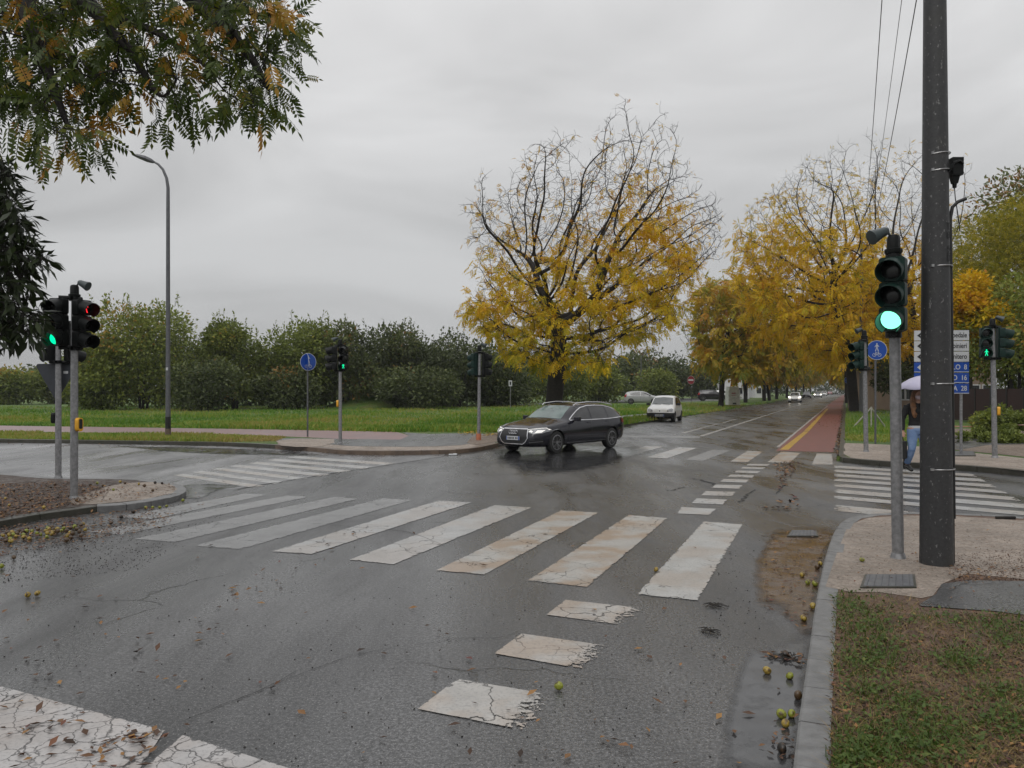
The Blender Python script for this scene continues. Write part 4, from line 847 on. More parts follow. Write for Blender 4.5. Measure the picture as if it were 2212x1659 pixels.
Z1 = 36.5; y1 = HY + F * (EYE - HD) / Z1
def dens1(x, y):
    yb = 560 - 130 * np.exp(-((x - 1400) / 110.0) ** 2) + 14 * np.sin(x * .05); d = .05 + .31 / (1 + np.exp(-(y - yb) / 38.0)); d = d * np.clip((1590 - x) / 130.0, .15, 1)
    return d * (.45 + .75 / (1 + np.exp(-6 * (np.sin(x * .045 + 1.7) * np.sin(y * .052 + .6) + .15))))
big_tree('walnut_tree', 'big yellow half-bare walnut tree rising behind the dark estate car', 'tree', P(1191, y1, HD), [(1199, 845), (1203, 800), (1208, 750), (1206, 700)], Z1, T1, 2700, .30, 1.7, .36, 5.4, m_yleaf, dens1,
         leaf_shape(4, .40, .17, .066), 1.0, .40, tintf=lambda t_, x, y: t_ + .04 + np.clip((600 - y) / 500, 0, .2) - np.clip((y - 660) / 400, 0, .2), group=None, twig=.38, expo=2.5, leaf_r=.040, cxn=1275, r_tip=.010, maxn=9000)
# the yellow avenue trees on the right
Zr = depth(890, HB); R1 = [(1588, 560), (1600, 480), (1650, 420), (1700, 370), (1760, 345), (1850, 335), (1890, 400), (1905, 600), (1885, 740), (1800, 800), (1760, 790), (1700, 750), (1640, 700), (1595, 640)]
def densr(x, y): return .05 + .31 / (1 + np.exp(-(y - 480 - 18 * np.sin(x * .04)) / 30.0))
big_tree('avenue_tree', 'nearest tall golden avenue tree on the right verge with bare top twigs', 'tree', P(1846, 890, HB), [(1838, 800), (1826, 740), (1808, 670), (1800, 640)], Zr, R1, 2000, .45, 3.2, .58, 6.5, m_yleaf, densr,
         leaf_shape(4, .50, .24, .09), 1.0, .36, group='trees lining the avenue', tintf=lambda t_, x, y: t_ + .06, twig=.6, expo=2.15, r_tip=.010, leaf_r=.045)
R2 = [(1868, 470), (1880, 380), (1925, 330), (1990, 335), (2030, 400), (2070, 560), (2120, 650), (2110, 740), (2040, 790), (1960, 800), (1900, 780), (1872, 640)]
def densr2(x, y): return .05 + .38 / (1 + np.exp(-(y - 545 - 15 * np.sin(x * .05)) / 28.0))
big_tree('avenue_tree', 'bare-topped golden avenue tree directly behind the tall concrete pole', 'tree', P(1975, 888, HB), [(1975, 800), (1972, 740), (1972, 690)], 60, R2, 1500, .5, 3.0, .65, 5.5, m_yleaf, densr2,
         leaf_shape(4, .50, .24, .09), 1.05, .34, group='trees lining the avenue', tintf=lambda t_, x, y: t_ + .12, twig=.6, expo=2.15, r_tip=.011, leaf_r=.045)
L1 = [(1468, 690), (1480, 640), (1520, 612), (1580, 600), (1640, 605), (1690, 640), (1705, 700), (1660, 760), (1610, 800), (1560, 805), (1500, 790), (1475, 745)]
big_tree('avenue_tree', 'low spreading brownish green avenue tree nearest on the left verge', 'tree', P(1557, 879, HD), [(1560, 820), (1562, 790), (1568, 760)], depth(879, HD), L1, 1000, .5, 3.2, .7, 5.5, m_oleaf, lambda x, y: np.where(x < 1500, .08, .36),
         leaf_shape(4, .62, .32, .13), 1.25, .27, group='trees lining the avenue', tintf=lambda t_, x, y: t_ + (y - 700) * -.001 + .06, twig=.6, r_tip=.012, leaf_r=.05)
# further avenue trees: two prototypes and copies
def avenue_proto(label, mat, seed, h, wd, tshift, loc, dens=.55):
    t_ = thing('avenue_tree', label, 'tree', loc, 0, 'trees lining the avenue'); n = 620
    u = RNG.normal(0, 1, (n * 2, 3)); u = nrm(u) * (RNG.random((n * 2, 1)) ** (1 / 2.4)); A = u * [wd, wd, h * .36] + [0, 0, h * .64]; A = A[:n]
    tr = [np.array([0, 0, z]) + np.array([.25 * math.sin(z * .5 + seed), .15 * math.sin(z * .4), 0]) for z in np.arange(0, h * .30, .6)]
    Pn, par = colonize(A, tr, .6, 3.5, .9, 3000); r, ch = limb_radii(par, .015, 2.2, .27); LP = []; LD = []; tips = []
    for i in np.where((r < .06) & (np.arange(len(r)) > len(tr)))[0]:
        d = Pn[i] - Pn[par[i]]; d /= np.linalg.norm(d) + 1e-9
        for _ in range(2):
            e_ = d * .4 + RNG.normal(0, .6, 3); e_ /= np.linalg.norm(e_); L = RNG.uniform(.5, 1.1); tips.append((Pn[i], Pn[i] + e_ * L, .012))
            for q in (.4, .7, 1.0):
                if RNG.random() < dens * (1 if Pn[i][2] < h * .86 else .35): LP.append(Pn[i] + e_ * L * q); LD.append(e_ + RNG.normal(0, .5, 3) + [0, 0, -.6])
    limbs_mesh('trunk', Pn, par, r, t_, m_bark, tips); LP = np.array(LP); LD = np.array(LD)
    tint = .5 + tshift + .22 * np.sin(LP[:, 0] * .9) * np.cos(LP[:, 1] * .8 + seed) * np.sin(LP[:, 2]) + RNG.normal(0, .13, len(LP))
    put_leaves('crown', mat, LP, LD, RNG.uniform(1.0, 1.8, len(LP)), tint, leaf_shape(3, .60, .42, .20), t_, .06); return t_
def along(x0, y0, Zt, hz):   # point at distance Zt on the avenue line through photo point (x0, y0)
    a = P(x0, y0, hz); k = (CX + F * math.tan(math.radians(23.45)) - CX) / F; return Vector((a.x + (Zt - a.y) * .4338, Zt, hz))
pA = avenue_proto('second avenue trunk on the left, brown and gold crown beside the white bin', m_oleaf, 1, 10.5, 5.0, .1, P(1607, 869.5, HD))
pB = avenue_proto('third avenue tree on the left with dark green lower leaves', m_oleaf, 2, 12, 5.5, -.1, P(1659, 865.5, HD))
pC = avenue_proto('second golden avenue tree on the right, behind the nearest one', m_yleaf, 3, 15, 6.0, .05, along(1846, 890, 76, HB))
def cpy(proto, label, loc, s, rz):
    c = copy_tree(proto); c.location = loc; c.scale = (s, s, s * random.uniform(.94, 1.08)); c.rotation_euler.z = rz; c['label'] = label; return c
ordn = ['fourth', 'fifth', 'sixth', 'seventh', 'eighth', 'ninth', 'tenth']
for k, Zt in enumerate((118, 138, 162, 190, 225, 270)):
    cpy((pA, pB)[k % 2], ordn[k] + ' tree along the left side of the avenue, counted from the junction', along(1557, 879, Zt, HD), random.uniform(.95, 1.2), random.uniform(0, 6))
ordn = ['third', 'fourth', 'fifth', 'sixth', 'seventh', 'eighth']
for k, Zt in enumerate((98, 122, 150, 185, 230, 290)):
    cpy((pC, pA, pC, pB)[k % 4], ordn[k] + ' tree along the right side of the avenue, counted from the junction', along(1846, 890, Zt, HB) + Vector((-.5, 0, 0)), random.uniform(.9, 1.15), random.uniform(0, 6))
cpy(pB, 'dark green tree closing the view at the end of the avenue', Vector((150, 345, HD)), 1.4, 1); cpy(pA, 'brownish tree closing the view left of the avenue end', Vector((136, 350, HD)), 1.5, 3)
# dense crowns: hedge trees, shrubs, the trees on the right
def leafy(name, label, base, rx, ry, h, n, mat, size, cat='tree', group=None, lobes=26, low=.0, tsh=0.0, shoots=0, shape=None, stems=3, fillin=.35, upl=.2, tvar=.16):
    t_ = thing(name, label, cat, base, 0, group); zc = h * (.5 + low / 2); rz = h * .5 * (1 - low)
    L = nrm(RNG.normal(0, 1, (lobes, 3))); C = L * [rx * .68, ry * .68, rz * .66] + [0, 0, zc]; C[:, 2] = np.maximum(C[:, 2], h * low + rz * .25)
    R_ = RNG.uniform(.30, .52, lobes) * min(rx, rz * 1.3); lt = RNG.normal(0, tvar, lobes)
    k = RNG.integers(0, lobes, n); u = nrm(RNG.normal(0, 1, (n, 3))); rr = np.where(RNG.random(n) < fillin, RNG.random(n) ** .5, RNG.uniform(.82, 1.12, n)); Pp = C[k] + u * (R_[k] * rr)[:, None] * [1, 1, .85]
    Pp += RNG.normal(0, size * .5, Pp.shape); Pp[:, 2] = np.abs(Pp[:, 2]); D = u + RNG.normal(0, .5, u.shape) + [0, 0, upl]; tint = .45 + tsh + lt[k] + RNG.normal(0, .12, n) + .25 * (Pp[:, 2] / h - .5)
    mb = MB()
    for s in range(stems):
        a = random.uniform(0, 6.28); q = rx * .35; top = Vector((math.cos(a) * q, math.sin(a) * ry * .35, h * .7)); mb.tube([Vector((math.cos(a) * q * .25, math.sin(a) * q * .25, -.05)), top * .4 + Vector((0, 0, 0)), top], [.035 * h ** .6, .025 * h ** .6, .01], 6, cap=False)
    SP = []; SD = []
    for s in range(shoots):
        i = random.randrange(lobes); p = C[i] + np.array([random.uniform(-.7, .7), random.uniform(-.7, .7), .75]) * R_[i]
        if p[2] < h * .55: continue
        d = np.array([random.uniform(-.3, .3), random.uniform(-.3, .3), 1]); Ls = random.uniform(.4, 1.3) * h * .13; mb.tube([p, p + d * Ls], [.02, .008], 3, cap=False)
        for q in np.linspace(.1, 1, 9): SP.append(p + d * Ls * q + RNG.normal(0, .05, 3)); SD.append(d + RNG.normal(0, .6, 3))
    mb.build('trunk', m_bark, t_)
    if SP: Pp = np.vstack([Pp, SP]); D = np.vstack([D, SD]); tint = np.concatenate([tint, np.full(len(SP), .6 + tsh)])
    put_leaves('crown', mat, Pp, D, size * RNG.uniform(.6, 1.4, len(Pp)), tint, shape or leaf_shape(0, 0, 1.0, .55), t_, .05, rollj=1.5); return t_
def shrub_at(label, x, ytop, wpx, Z, mat, n=5200, size=.30, **kw):
    n = int(n * 1.7); size *= 1.1; h = EYE + (HY - ytop) / F * Z - HD; rx = wpx / 2 / F * Z; b = Q(x, 0, Z); return leafy('tree', label, (b.x, Z, HD), rx, rx * .8, h, n, mat, size, group='bushy trees edging the field', **kw)
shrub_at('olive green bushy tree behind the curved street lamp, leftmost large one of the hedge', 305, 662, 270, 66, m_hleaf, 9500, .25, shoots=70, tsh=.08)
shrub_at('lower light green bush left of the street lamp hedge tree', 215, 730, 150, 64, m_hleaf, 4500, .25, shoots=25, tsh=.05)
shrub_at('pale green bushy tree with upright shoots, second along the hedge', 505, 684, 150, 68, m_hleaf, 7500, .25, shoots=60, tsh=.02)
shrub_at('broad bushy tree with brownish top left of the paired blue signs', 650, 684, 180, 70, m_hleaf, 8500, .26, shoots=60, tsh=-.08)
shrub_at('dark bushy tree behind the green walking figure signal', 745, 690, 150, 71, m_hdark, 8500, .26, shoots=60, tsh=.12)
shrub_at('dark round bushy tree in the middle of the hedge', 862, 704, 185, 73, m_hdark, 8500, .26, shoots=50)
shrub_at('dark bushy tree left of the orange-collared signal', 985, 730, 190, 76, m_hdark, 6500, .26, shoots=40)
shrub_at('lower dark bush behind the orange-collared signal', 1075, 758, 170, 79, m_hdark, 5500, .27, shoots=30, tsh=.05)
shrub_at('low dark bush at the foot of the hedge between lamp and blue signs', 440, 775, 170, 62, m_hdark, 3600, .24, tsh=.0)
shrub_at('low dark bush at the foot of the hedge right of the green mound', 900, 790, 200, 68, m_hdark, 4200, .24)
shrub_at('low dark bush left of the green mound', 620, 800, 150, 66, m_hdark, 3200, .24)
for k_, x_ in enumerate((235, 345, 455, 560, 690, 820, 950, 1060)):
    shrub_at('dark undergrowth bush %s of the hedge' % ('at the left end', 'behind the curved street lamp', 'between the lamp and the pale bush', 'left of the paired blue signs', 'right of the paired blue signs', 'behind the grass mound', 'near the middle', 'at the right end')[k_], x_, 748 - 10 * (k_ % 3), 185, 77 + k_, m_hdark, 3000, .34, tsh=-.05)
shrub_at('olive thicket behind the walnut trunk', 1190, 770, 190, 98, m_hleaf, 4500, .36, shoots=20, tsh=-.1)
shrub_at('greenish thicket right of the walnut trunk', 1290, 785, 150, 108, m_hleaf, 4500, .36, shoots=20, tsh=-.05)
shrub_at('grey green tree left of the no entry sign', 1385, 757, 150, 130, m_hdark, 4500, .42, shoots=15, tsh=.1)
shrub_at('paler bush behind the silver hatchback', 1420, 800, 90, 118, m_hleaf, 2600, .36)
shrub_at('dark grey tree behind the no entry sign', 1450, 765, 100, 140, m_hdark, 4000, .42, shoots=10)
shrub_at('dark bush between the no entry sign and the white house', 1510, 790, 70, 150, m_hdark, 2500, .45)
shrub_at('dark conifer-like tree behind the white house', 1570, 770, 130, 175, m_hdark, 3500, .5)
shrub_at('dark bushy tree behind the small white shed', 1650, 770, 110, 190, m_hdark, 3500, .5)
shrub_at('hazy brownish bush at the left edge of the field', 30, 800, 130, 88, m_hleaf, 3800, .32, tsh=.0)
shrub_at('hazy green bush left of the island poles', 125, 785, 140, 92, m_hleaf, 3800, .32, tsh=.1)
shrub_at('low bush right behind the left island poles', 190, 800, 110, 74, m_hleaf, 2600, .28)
def wood_row(label, x0, x1, yt, Z, n, mat):
    a, b_ = Q(x0, 0, Z), Q(x1, 0, Z); k = int((b_.x - a.x) / 9) + 1; VP = []; n1 = n // k; Pp = []; T = []
    for i in range(k):
        c = np.array([a.x + (b_.x - a.x) * (i + .5) / k, Z + random.uniform(-6, 6), HD]); h = (EYE + (HY - yt) / F * Z) * random.uniform(.8, 1.15); u = nrm(RNG.normal(0, 1, (n1, 3))) * RNG.uniform(.6, 1.05, (n1, 1)); u[:, 2] = np.abs(u[:, 2]); Pp.append(c + u * [6.5, 4, h]); T.append(np.full(n1, random.uniform(.25, .6)))
    Pp = np.vstack(Pp); T = np.concatenate(T) + RNG.normal(0, .1, len(Pp)); o = put_leaves('far_wood', mat, Pp, RNG.normal(0, 1, Pp.shape), RNG.uniform(.6, 1.3, len(Pp)), T, leaf_shape(0, 0, 1.0, .6), None, .05, 1.5); return tag(o, label, 'trees', kind='stuff')
wood_row('hazy far-off wood beyond the left end of the field', -260, 260, 785, 190, 9000, m_hdark)
wood_row('hazy far-off wood beyond the hedge and side road', 1050, 1640, 790, 230, 9000, m_hdark)
wood_row('far-off wood beyond the end of the avenue and right houses', 1640, 2500, 790, 330, 14000, m_hdark)
# trees at the right edge
def tree_r(label, x, ytop, ybot, wpx, Z, mat, n, size, **kw):
    h = EYE + (HY - ytop) / F * Z - HB; low = max(.02, (EYE + (HY - ybot) / F * Z) / h); rx = wpx / 2 / F * Z; b = Q(x, 0, Z); return leafy('tree', label, (b.x, Z, HB), rx, rx * .9, h, n, mat, size, low=low, **kw)
tree_r('tall yellow-green tree at the right edge above the dark red fence', 2205, 425, 790, 350, 44, m_gyleaf, 19000, .24, lobes=26, tsh=.05, shape=leaf_shape(2, .6, .5, .22), fillin=.15)
tree_r('dark green tree top behind the yellow-green tree at the right edge', 2240, 352, 700, 300, 62, m_hdark, 9000, .32, lobes=22, tsh=.25)
tree_r('orange leaved tree low between concrete pole and right-edge signal', 2105, 585, 770, 130, 40, m_yleaf, 6500, .22, tsh=-.02, lobes=16)
tree_r('green tree behind the right-edge signal heads', 2200, 600, 850, 260, 39, m_hleaf, 11000, .22, lobes=22, tsh=.15)
tree_r('dark green shrub behind the blue cycle sign and signal', 1935, 770, 862, 110, 58, m_hdark, 2600, .26, lobes=8)
tree_r('dark green shrub behind the lamp pole on the right verge', 1885, 790, 868, 60, 70, m_hdark, 1800, .26, lobes=8, tsh=.2)
tree_r('rusty brown shrub above the pink house beside the route sign', 2075, 640, 830, 80, 48, m_oleaf, 2600, .24, lobes=9, tsh=.2)
b = Q(2180, 0, 27); leafy('bush', 'ivy-like green bush at the foot of the right-edge signal', (b.x, 27, HB), 1.5, .9, 1.05, 3800, m_hleaf, .12, cat='bush', tsh=-.05, lobes=12, stems=2, low=0)
b = Q(2130, 0, 26.5); leafy('bush', 'low green ground cover bush left of the right-edge signal pole', (b.x, 26, HB), 1.0, .6, .45, 2200, m_hleaf, .10, cat='bush', tsh=-.1, lobes=9, stems=1, low=0)
b = Q(2200, 0, 23.5); leafy('bush', 'low strip of green creeper in front of the faded tape at the right', (b.x, 24.3, HB), 2.0, .7, .30, 4000, m_hleaf, .09, cat='bush', tsh=-.1, lobes=14, stems=1, low=0)
# overhanging walnut branches, top left, and the dark evergreen below it
def overhang(name, label, base, trunk, polys, Z0, thick, step, dk, mat, shape, size, per, droop, gl, r_tip=.004, rmax=.16, tw=.25, tip_drop=.5, tf=None, limbs=()):
    t_ = thing(name, label, 'tree', base, 0, None); b0 = np.array(base); A = []
    for poly, n, Zc in polys:
        xs, ys = [p[0] for p in poly], [p[1] for p in poly]; px = RNG.uniform(min(xs), max(xs), n * 4); py = RNG.uniform(min(ys), max(ys), n * 4); k = in_poly(px, py, poly); px, py = px[k][:n], py[k][:n]; Zs = Zc + RNG.uniform(-thick, thick, len(px))
        A.append(np.stack([(px - CX) / F * Zs, Zs, EYE + (HY - py) / F * Zs], 1))
    A = np.vstack(A) - b0; tr = []; cur = None
    for p in trunk:
        p = np.array(p, float) - b0
        if cur is None: tr.append(p)
        else:
            k = max(1, int(np.linalg.norm(p - cur) / step)); tr += [cur + (p - cur) * i / k for i in range(1, k + 1)]
        cur = p
    seeds = list(tr); spar = [-1] + list(range(len(tr) - 1))
    for lb in limbs:
        pts = [np.array(Q(*p)) - b0 for p in lb]; j = int(np.argmin([np.linalg.norm(q - pts[0]) for q in seeds])); cur = seeds[j]; pj = j
        for p in pts:
            k = max(1, int(np.linalg.norm(p - cur) / step))
            for i in range(1, k + 1): seeds.append(cur + (p - cur) * i / k + RNG.normal(0, .012, 3)); spar.append(pj); pj = len(seeds) - 1
            cur = p
    Pn, par = colonize(A, seeds, step, .9, dk, 6000, trop=(.0, 0, -.03), par0=spar, jit=.3); tr = seeds; r, ch = limb_radii(par, r_tip, 2.3, rmax); LP = []; LD = []; tips = []
    for i in np.where((r < .02) & (np.arange(len(r)) > len(tr)))[0]:
        d = Pn[i] - Pn[par[i]]; d /= np.linalg.norm(d) + 1e-9
        for _ in range(per if ch[i] else per + 1):
            e_ = d * .7 + RNG.normal(0, .5, 3) + [.05, 0, -.15]; e_ /= np.linalg.norm(e_); L = tw * RNG.uniform(.4, 1.1); q = Pn[i] + e_ * L; tips.append((Pn[i], q, r_tip * .7)); LP.append(q); LD.append(e_ + [0, 0, -droop] + RNG.normal(0, .25, 3))
    limbs_mesh('trunk', Pn, par, r, t_, m_bark, tips); LP = np.array(LP); LD = np.array(LD); W = LP + b0; x = CX + F * W[:, 0] / W[:, 1]; y = HY - F * (W[:, 2] - EYE) / W[:, 1]
    cl = np.sin(x * .035) * np.sin(y * .05 + 1) + .5 * np.sin(x * .013 + y * .021); tint = .45 + RNG.normal(0, .13, len(LP)) + np.where(cl > gl, .42, 0)
    if tf is not None: tint = tf(tint, x, y)
    put_leaves('crown', mat, LP, LD, size * RNG.uniform(.5, 1.3, len(LP)), tint, shape, t_, .06, .8); return t_
pa = [(-60, -60), (340, -60), (340, 110), (300, 200), (235, 190), (195, 315), (115, 320), (40, 250), (-60, 230)]
pb = [(330, -60), (560, -60), (520, 60), (440, 170), (385, 265), (310, 225), (330, 100)]
pc = [(480, -60), (570, -60), (632, 20), (630, 80), (610, 150), (560, 265), (500, 225), (470, 150), (440, 80)]
overhang('walnut_tree', 'overhanging walnut branches with drooping green and orange leaves at the top left', (-7.6, 9.4, HC), [(-7.6, 9.4, .1), (-7.5, 9.0, 2.5), (-7.2, 8.3, 4.8), (-6.0, 7.4, 5.6), (-4.6, 7.0, 5.8), (-3.4, 6.9, 5.75)],
         [(pa, 760, 6.9), (pb, 130, 6.7), (pc, 360, 6.8)], 6.8, .75, .10, .12, m_gleaf, leaf_shape(5, .20, .080, .032, .45, .18, .3), .92, 1, .55, .55, rmax=.15,
         limbs=[[(120, -70, 6.9), (200, 20, 6.8), (290, 120, 6.7), (345, 215, 6.6)], [(340, -90, 6.8), (420, 5, 6.8), (490, 60, 6.8), (560, 150, 6.7), (590, 235, 6.6)], [(420, 5, 6.8), (520, 15, 7.0), (600, 50, 7.1)], [(30, -60, 6.9), (70, 60, 6.8), (110, 170, 6.8), (150, 280, 6.7)], [(200, 20, 6.8), (330, 60, 6.9), (430, 130, 6.9), (500, 210, 6.8)]])
pd = [(-80, 335), (20, 345), (38, 430), (75, 520), (108, 572), (70, 605), (45, 650), (80, 665), (88, 695), (70, 725), (40, 755), (10, 735), (-80, 760)]
overhang('evergreen_tree', 'dark evergreen branches hanging beside the left traffic lights', (-7.0, 7.6, HC), [(-7.0, 7.6, .1), (-6.8, 7.5, 2.0), (-6.2, 7.4, 3.2), (-5.4, 7.3, 3.6), (-5.0, 7.3, 3.2)],
         [(pd, 620, 7.3)], 7.3, .35, .08, .09, m_dleaf, leaf_shape(0, 0, .15, .042, .25), 1.0, 5, .25, 3, rmax=.09, tw=.07)
overhang_polyE = [(-80, 300), (20, 330), (60, 400), (90, 430), (30, 480), (-80, 470)]
# grass
def grass(name, label, polys, h, wd, mat, z, tsh=0, parent=None, lean=.35):
    PP = []
    for poly, n in polys:
        xs, ys = [p[0] for p in poly], [p[1] for p in poly]; px = RNG.uniform(min(xs), max(xs), n * 3); py = RNG.uniform(min(ys), max(ys), n * 3); k = in_poly(px, py, poly); px, py = px[k][:n], py[k][:n]
        Z = F * (EYE - z) / (py - HY); PP.append(np.stack([(px - CX) / F * Z, Z, np.full(len(px), z)], 1))
    Pp = np.vstack(PP); n = len(Pp); a = RNG.uniform(0, 2 * math.pi, n); hh = h * RNG.uniform(.4, 1.25, n); ln = RNG.normal(0, lean, (n, 2)) * hh[:, None]; w2 = wd * RNG.uniform(.6, 1.3, n) / 2
    px_, py_ = Pp[:, 0], Pp[:, 1]; me_t = .42 + tsh + .22 * np.sin(px_ * .31 + 2 * np.sin(py_ * .11)) * np.sin(py_ * .17 + 1) + .16 * np.sin(px_ * 1.1 + py_ * .4) * np.sin(px_ * .23 - py_ * .6) + RNG.normal(0, .15, n); hh *= .7 + .6 * (np.sin(px_ * .5 + py_ * .3) * np.sin(px_ * .17 - py_ * .35) > .1)
    s = np.stack([np.cos(a) * w2, np.sin(a) * w2, np.zeros(n)], 1); mid = Pp + np.c_[ln * .35, hh * .6]; tip = Pp + np.c_[ln, hh]
    V4 = np.stack([Pp - s, Pp + s, mid + s * .7, mid - s * .7], 1); V3 = np.stack([mid - s * .7, mid + s * .7, tip + s * .08, tip - s * .08], 1); V = np.concatenate([V4.reshape(-1, 3), V3.reshape(-1, 3)]); Fc = np.arange(len(V)).reshape(-1, 4)
    o = arr_mesh(name, V, Fc, np.concatenate([me_t, me_t + .05]), mat); return tag(o, label, 'grass', kind='stuff')
grass('grass', 'green field grass between the pink path and the hedge', [([(-100, 880), (1190, 872), (1345, 872), (1340, 890), (1120, 935), (870, 933), (486, 925), (-100, 918)], 46000), ([(-100, 905), (486, 912), (870, 920), (1060, 925), (870, 934), (486, 926), (-100, 918)], 12000)], .15, .06, m_blade, HD, .0)
grass('grass', 'mown grass strip between the pink path and the far left kerb', [([(-100, 933), (486, 939), (620, 944), (596, 953), (486, 955), (-100, 946)], 14000)], .09, .035, m_blade, HD, .25)
grass('grass', 'grass verge behind the dark car up to the left avenue trees', [([(1345, 905), (1700, 862), (1720, 862), (1560, 888), (1400, 910), (1345, 919)], 7000), ([(1340, 876), (1600, 868), (1560, 880), (1420, 892), (1340, 898)], 6000)], .16, .06, m_blade, HD, .05)
grass('grass', 'grass at the far right corner around the stakes', [([(1826, 900), (1832, 880), (1990, 885), (2000, 935), (1990, 955), (1900, 956), (1826, 952)], 9000)], .14, .03, m_blade, HB, .0)
# weeds on the near right verge: clumps
def weeds():
    cl = [(1870, 1345, 70, 50), (1830, 1310, 40, 25), (1900, 1400, 55, 40), (2010, 1332, 50, 16), (2120, 1345, 90, 22), (2180, 1380, 60, 30), (2060, 1420, 50, 25), (1870, 1440, 70, 30), (1960, 1520, 60, 30), (2000, 1600, 100, 60), (1880, 1620, 90, 50), (1840, 1655, 60, 30), (1870, 1500, 50, 20), (2100, 1440, 60, 22), (2160, 1500, 60, 18), (1820, 1290, 25, 12), (2180, 1560, 60, 30)]
    bl = []; lf = []
    for x, y, rx, ry in cl:
        n = int(rx * ry * .11); a = RNG.normal(0, .62, (n, 2)); bl.append(np.c_[x + a[:, 0] * rx, y + a[:, 1] * ry]); n2 = int(n * .8); a = RNG.normal(0, .7, (n2, 2)); lf.append(np.c_[x + a[:, 0] * rx, y + a[:, 1] * ry])
    B = np.vstack(bl); u = np.c_[RNG.uniform(1795, 2300, 9000), RNG.uniform(1290, 1750, 9000)]; B = np.vstack([B, u]);  ok = (B[:, 0] > 1782 + np.clip(1659 - B[:, 1], 0, 400) * .05) & (B[:, 1] > 1278) & ~((B[:, 0] > 1985) & (B[:, 1] < 1330)); dry = np.arange(len(B)) > len(B) - len(u); B, dry = B[ok], dry[ok]
    Z = F * (EYE - HA) / (B[:, 1] - HY); Pp = np.c_[(B[:, 0] - CX) / F * Z, Z, np.full(len(Z), HA)]; n = len(Pp); a = RNG.uniform(0, 6.28, n); hh = np.where(dry, .026, .045) * RNG.uniform(.3, 1.7, n); ln = RNG.normal(0, 1, (n, 2)) * (hh * np.where(dry, 1.8, .7))[:, None]; w2 = np.where(dry, .0018, .0026)
    s = np.stack([np.cos(a) * w2, np.sin(a) * w2, np.zeros(n)], 1); mid = Pp + np.c_[ln * .4, hh * .65]; tip = Pp + np.c_[ln, hh]
    V = np.concatenate([np.stack([Pp - s, Pp + s, mid + s * .8, mid - s * .8], 1).reshape(-1, 3), np.stack([mid - s * .8, mid + s * .8, tip + s * .1, tip - s * .1], 1).reshape(-1, 3)]); t_ = np.where(dry, .93, .38) + RNG.normal(0, .13, n)
    tag(arr_mesh('grass', V, np.arange(len(V)).reshape(-1, 4), np.tile(t_, 2), m_weed), 'sparse weeds and dry grass on the near right verge', 'grass', kind='stuff')
    Lf = np.vstack(lf); Lf = Lf[(Lf[:, 0] > 1800) & (Lf[:, 1] > 1282) & ~((Lf[:, 0] > 1985) & (Lf[:, 1] < 1325))]; Z = F * (EYE - HA) / (Lf[:, 1] - HY); Pp = np.c_[(Lf[:, 0] - CX) / F * Z, Z, HA + RNG.uniform(.005, .04, len(Z))]
    o = put_leaves('ground_leaves', m_weed, Pp, np.c_[RNG.normal(0, 1, (len(Pp), 2)), RNG.uniform(.1, .8, len(Pp))], RNG.uniform(.6, 1.4, len(Pp)), .40 + RNG.normal(0, .15, len(Pp)), leaf_shape(0, 0, .030, .017, .1), None); tag(o, 'small broad-leaved weeds on the near right verge', 'weeds', kind='stuff')
weeds()
# ---------------------------------------------------------------- fallen leaves and walnuts
def litter(label, zones, size, mat, z, curl=.25, tsh=0):
    PP = []
    for poly, n in zones:
        xs, ys = [p[0] for p in poly], [p[1] for p in poly]; px = RNG.uniform(min(xs), max(xs), n * 5); py = RNG.uniform(min(ys), max(ys), n * 5); k = in_poly(px, py, poly); px, py = px[k][:n], py[k][:n]; Z = F * (EYE - z) / (py - HY); PP.append(np.stack([(px - CX) / F * Z, Z, np.full(len(px), z + .012)], 1))
    Pp = np.vstack(PP); n = len(Pp); D = np.c_[RNG.normal(0, 1, (n, 2)), RNG.uniform(-.05, curl, n)]
    l = size; bv = np.array([[0, 0, 0], [.45 * l, .20 * l, .06 * l], [l, 0, .02 * l], [.45 * l, -.20 * l, .05 * l], [.5 * l, 0, -.03 * l]]); bf = np.array([[0, 1, 4, 4], [0, 4, 3, 3]])
    bv = np.array([[0, 0, 0], [.5 * l, 0, -.02 * l], [l, 0, .05 * l], [.5 * l, .24 * l, .10 * l], [.45 * l, -.22 * l, .07 * l]]); bf = np.array([[0, 1, 2, 3], [0, 4, 2, 1]])
    R = frames(D, RNG.normal(0, .25, n)); V, Fc = inst(bv, bf, Pp, R, RNG.uniform(.5, 1.3, n)); T = np.repeat(RNG.uniform(0, 1, n) + tsh, 2); return tag(arr_mesh('fallen_leaves', V, Fc, T, mat), label, 'leaves', kind='stuff')
litter('brown leaves scattered over the near road', [([(0, 1180), (1000, 1110), (1600, 1100), (1760, 1300), (1700, 1659), (0, 1659)], 70), ([(900, 1450), (1560, 1380), (1700, 1659), (1000, 1659)], 26), ([(380, 1320), (760, 1130), (820, 1150), (420, 1400)], 45), ([(0, 1500), (350, 1590), (200, 1659), (0, 1659)], 40), ([(270, 1570), (370, 1575), (330, 1659), (180, 1659)], 34), ([(0, 1240), (300, 1300), (400, 1470), (0, 1500)], 30)], .062, m_litter, .003)
litter('leaf mush and twigs in the gutter by the left island kerb', [([(-60, 1150), (150, 1122), (260, 1105), (330, 1100), (380, 1112), (300, 1150), (120, 1180), (-60, 1215)], 1500), ([(230, 1120), (420, 1060), (480, 1075), (330, 1150), (120, 1200)], 260)], .045, m_litter, .003)
litter('yellow-brown leaves among the walnuts heaped by the left island', [([(-60, 1150), (150, 1118), (215, 1105), (190, 1130), (60, 1165), (-60, 1185)], 260)], .06, m_litter, .012, tsh=.25)
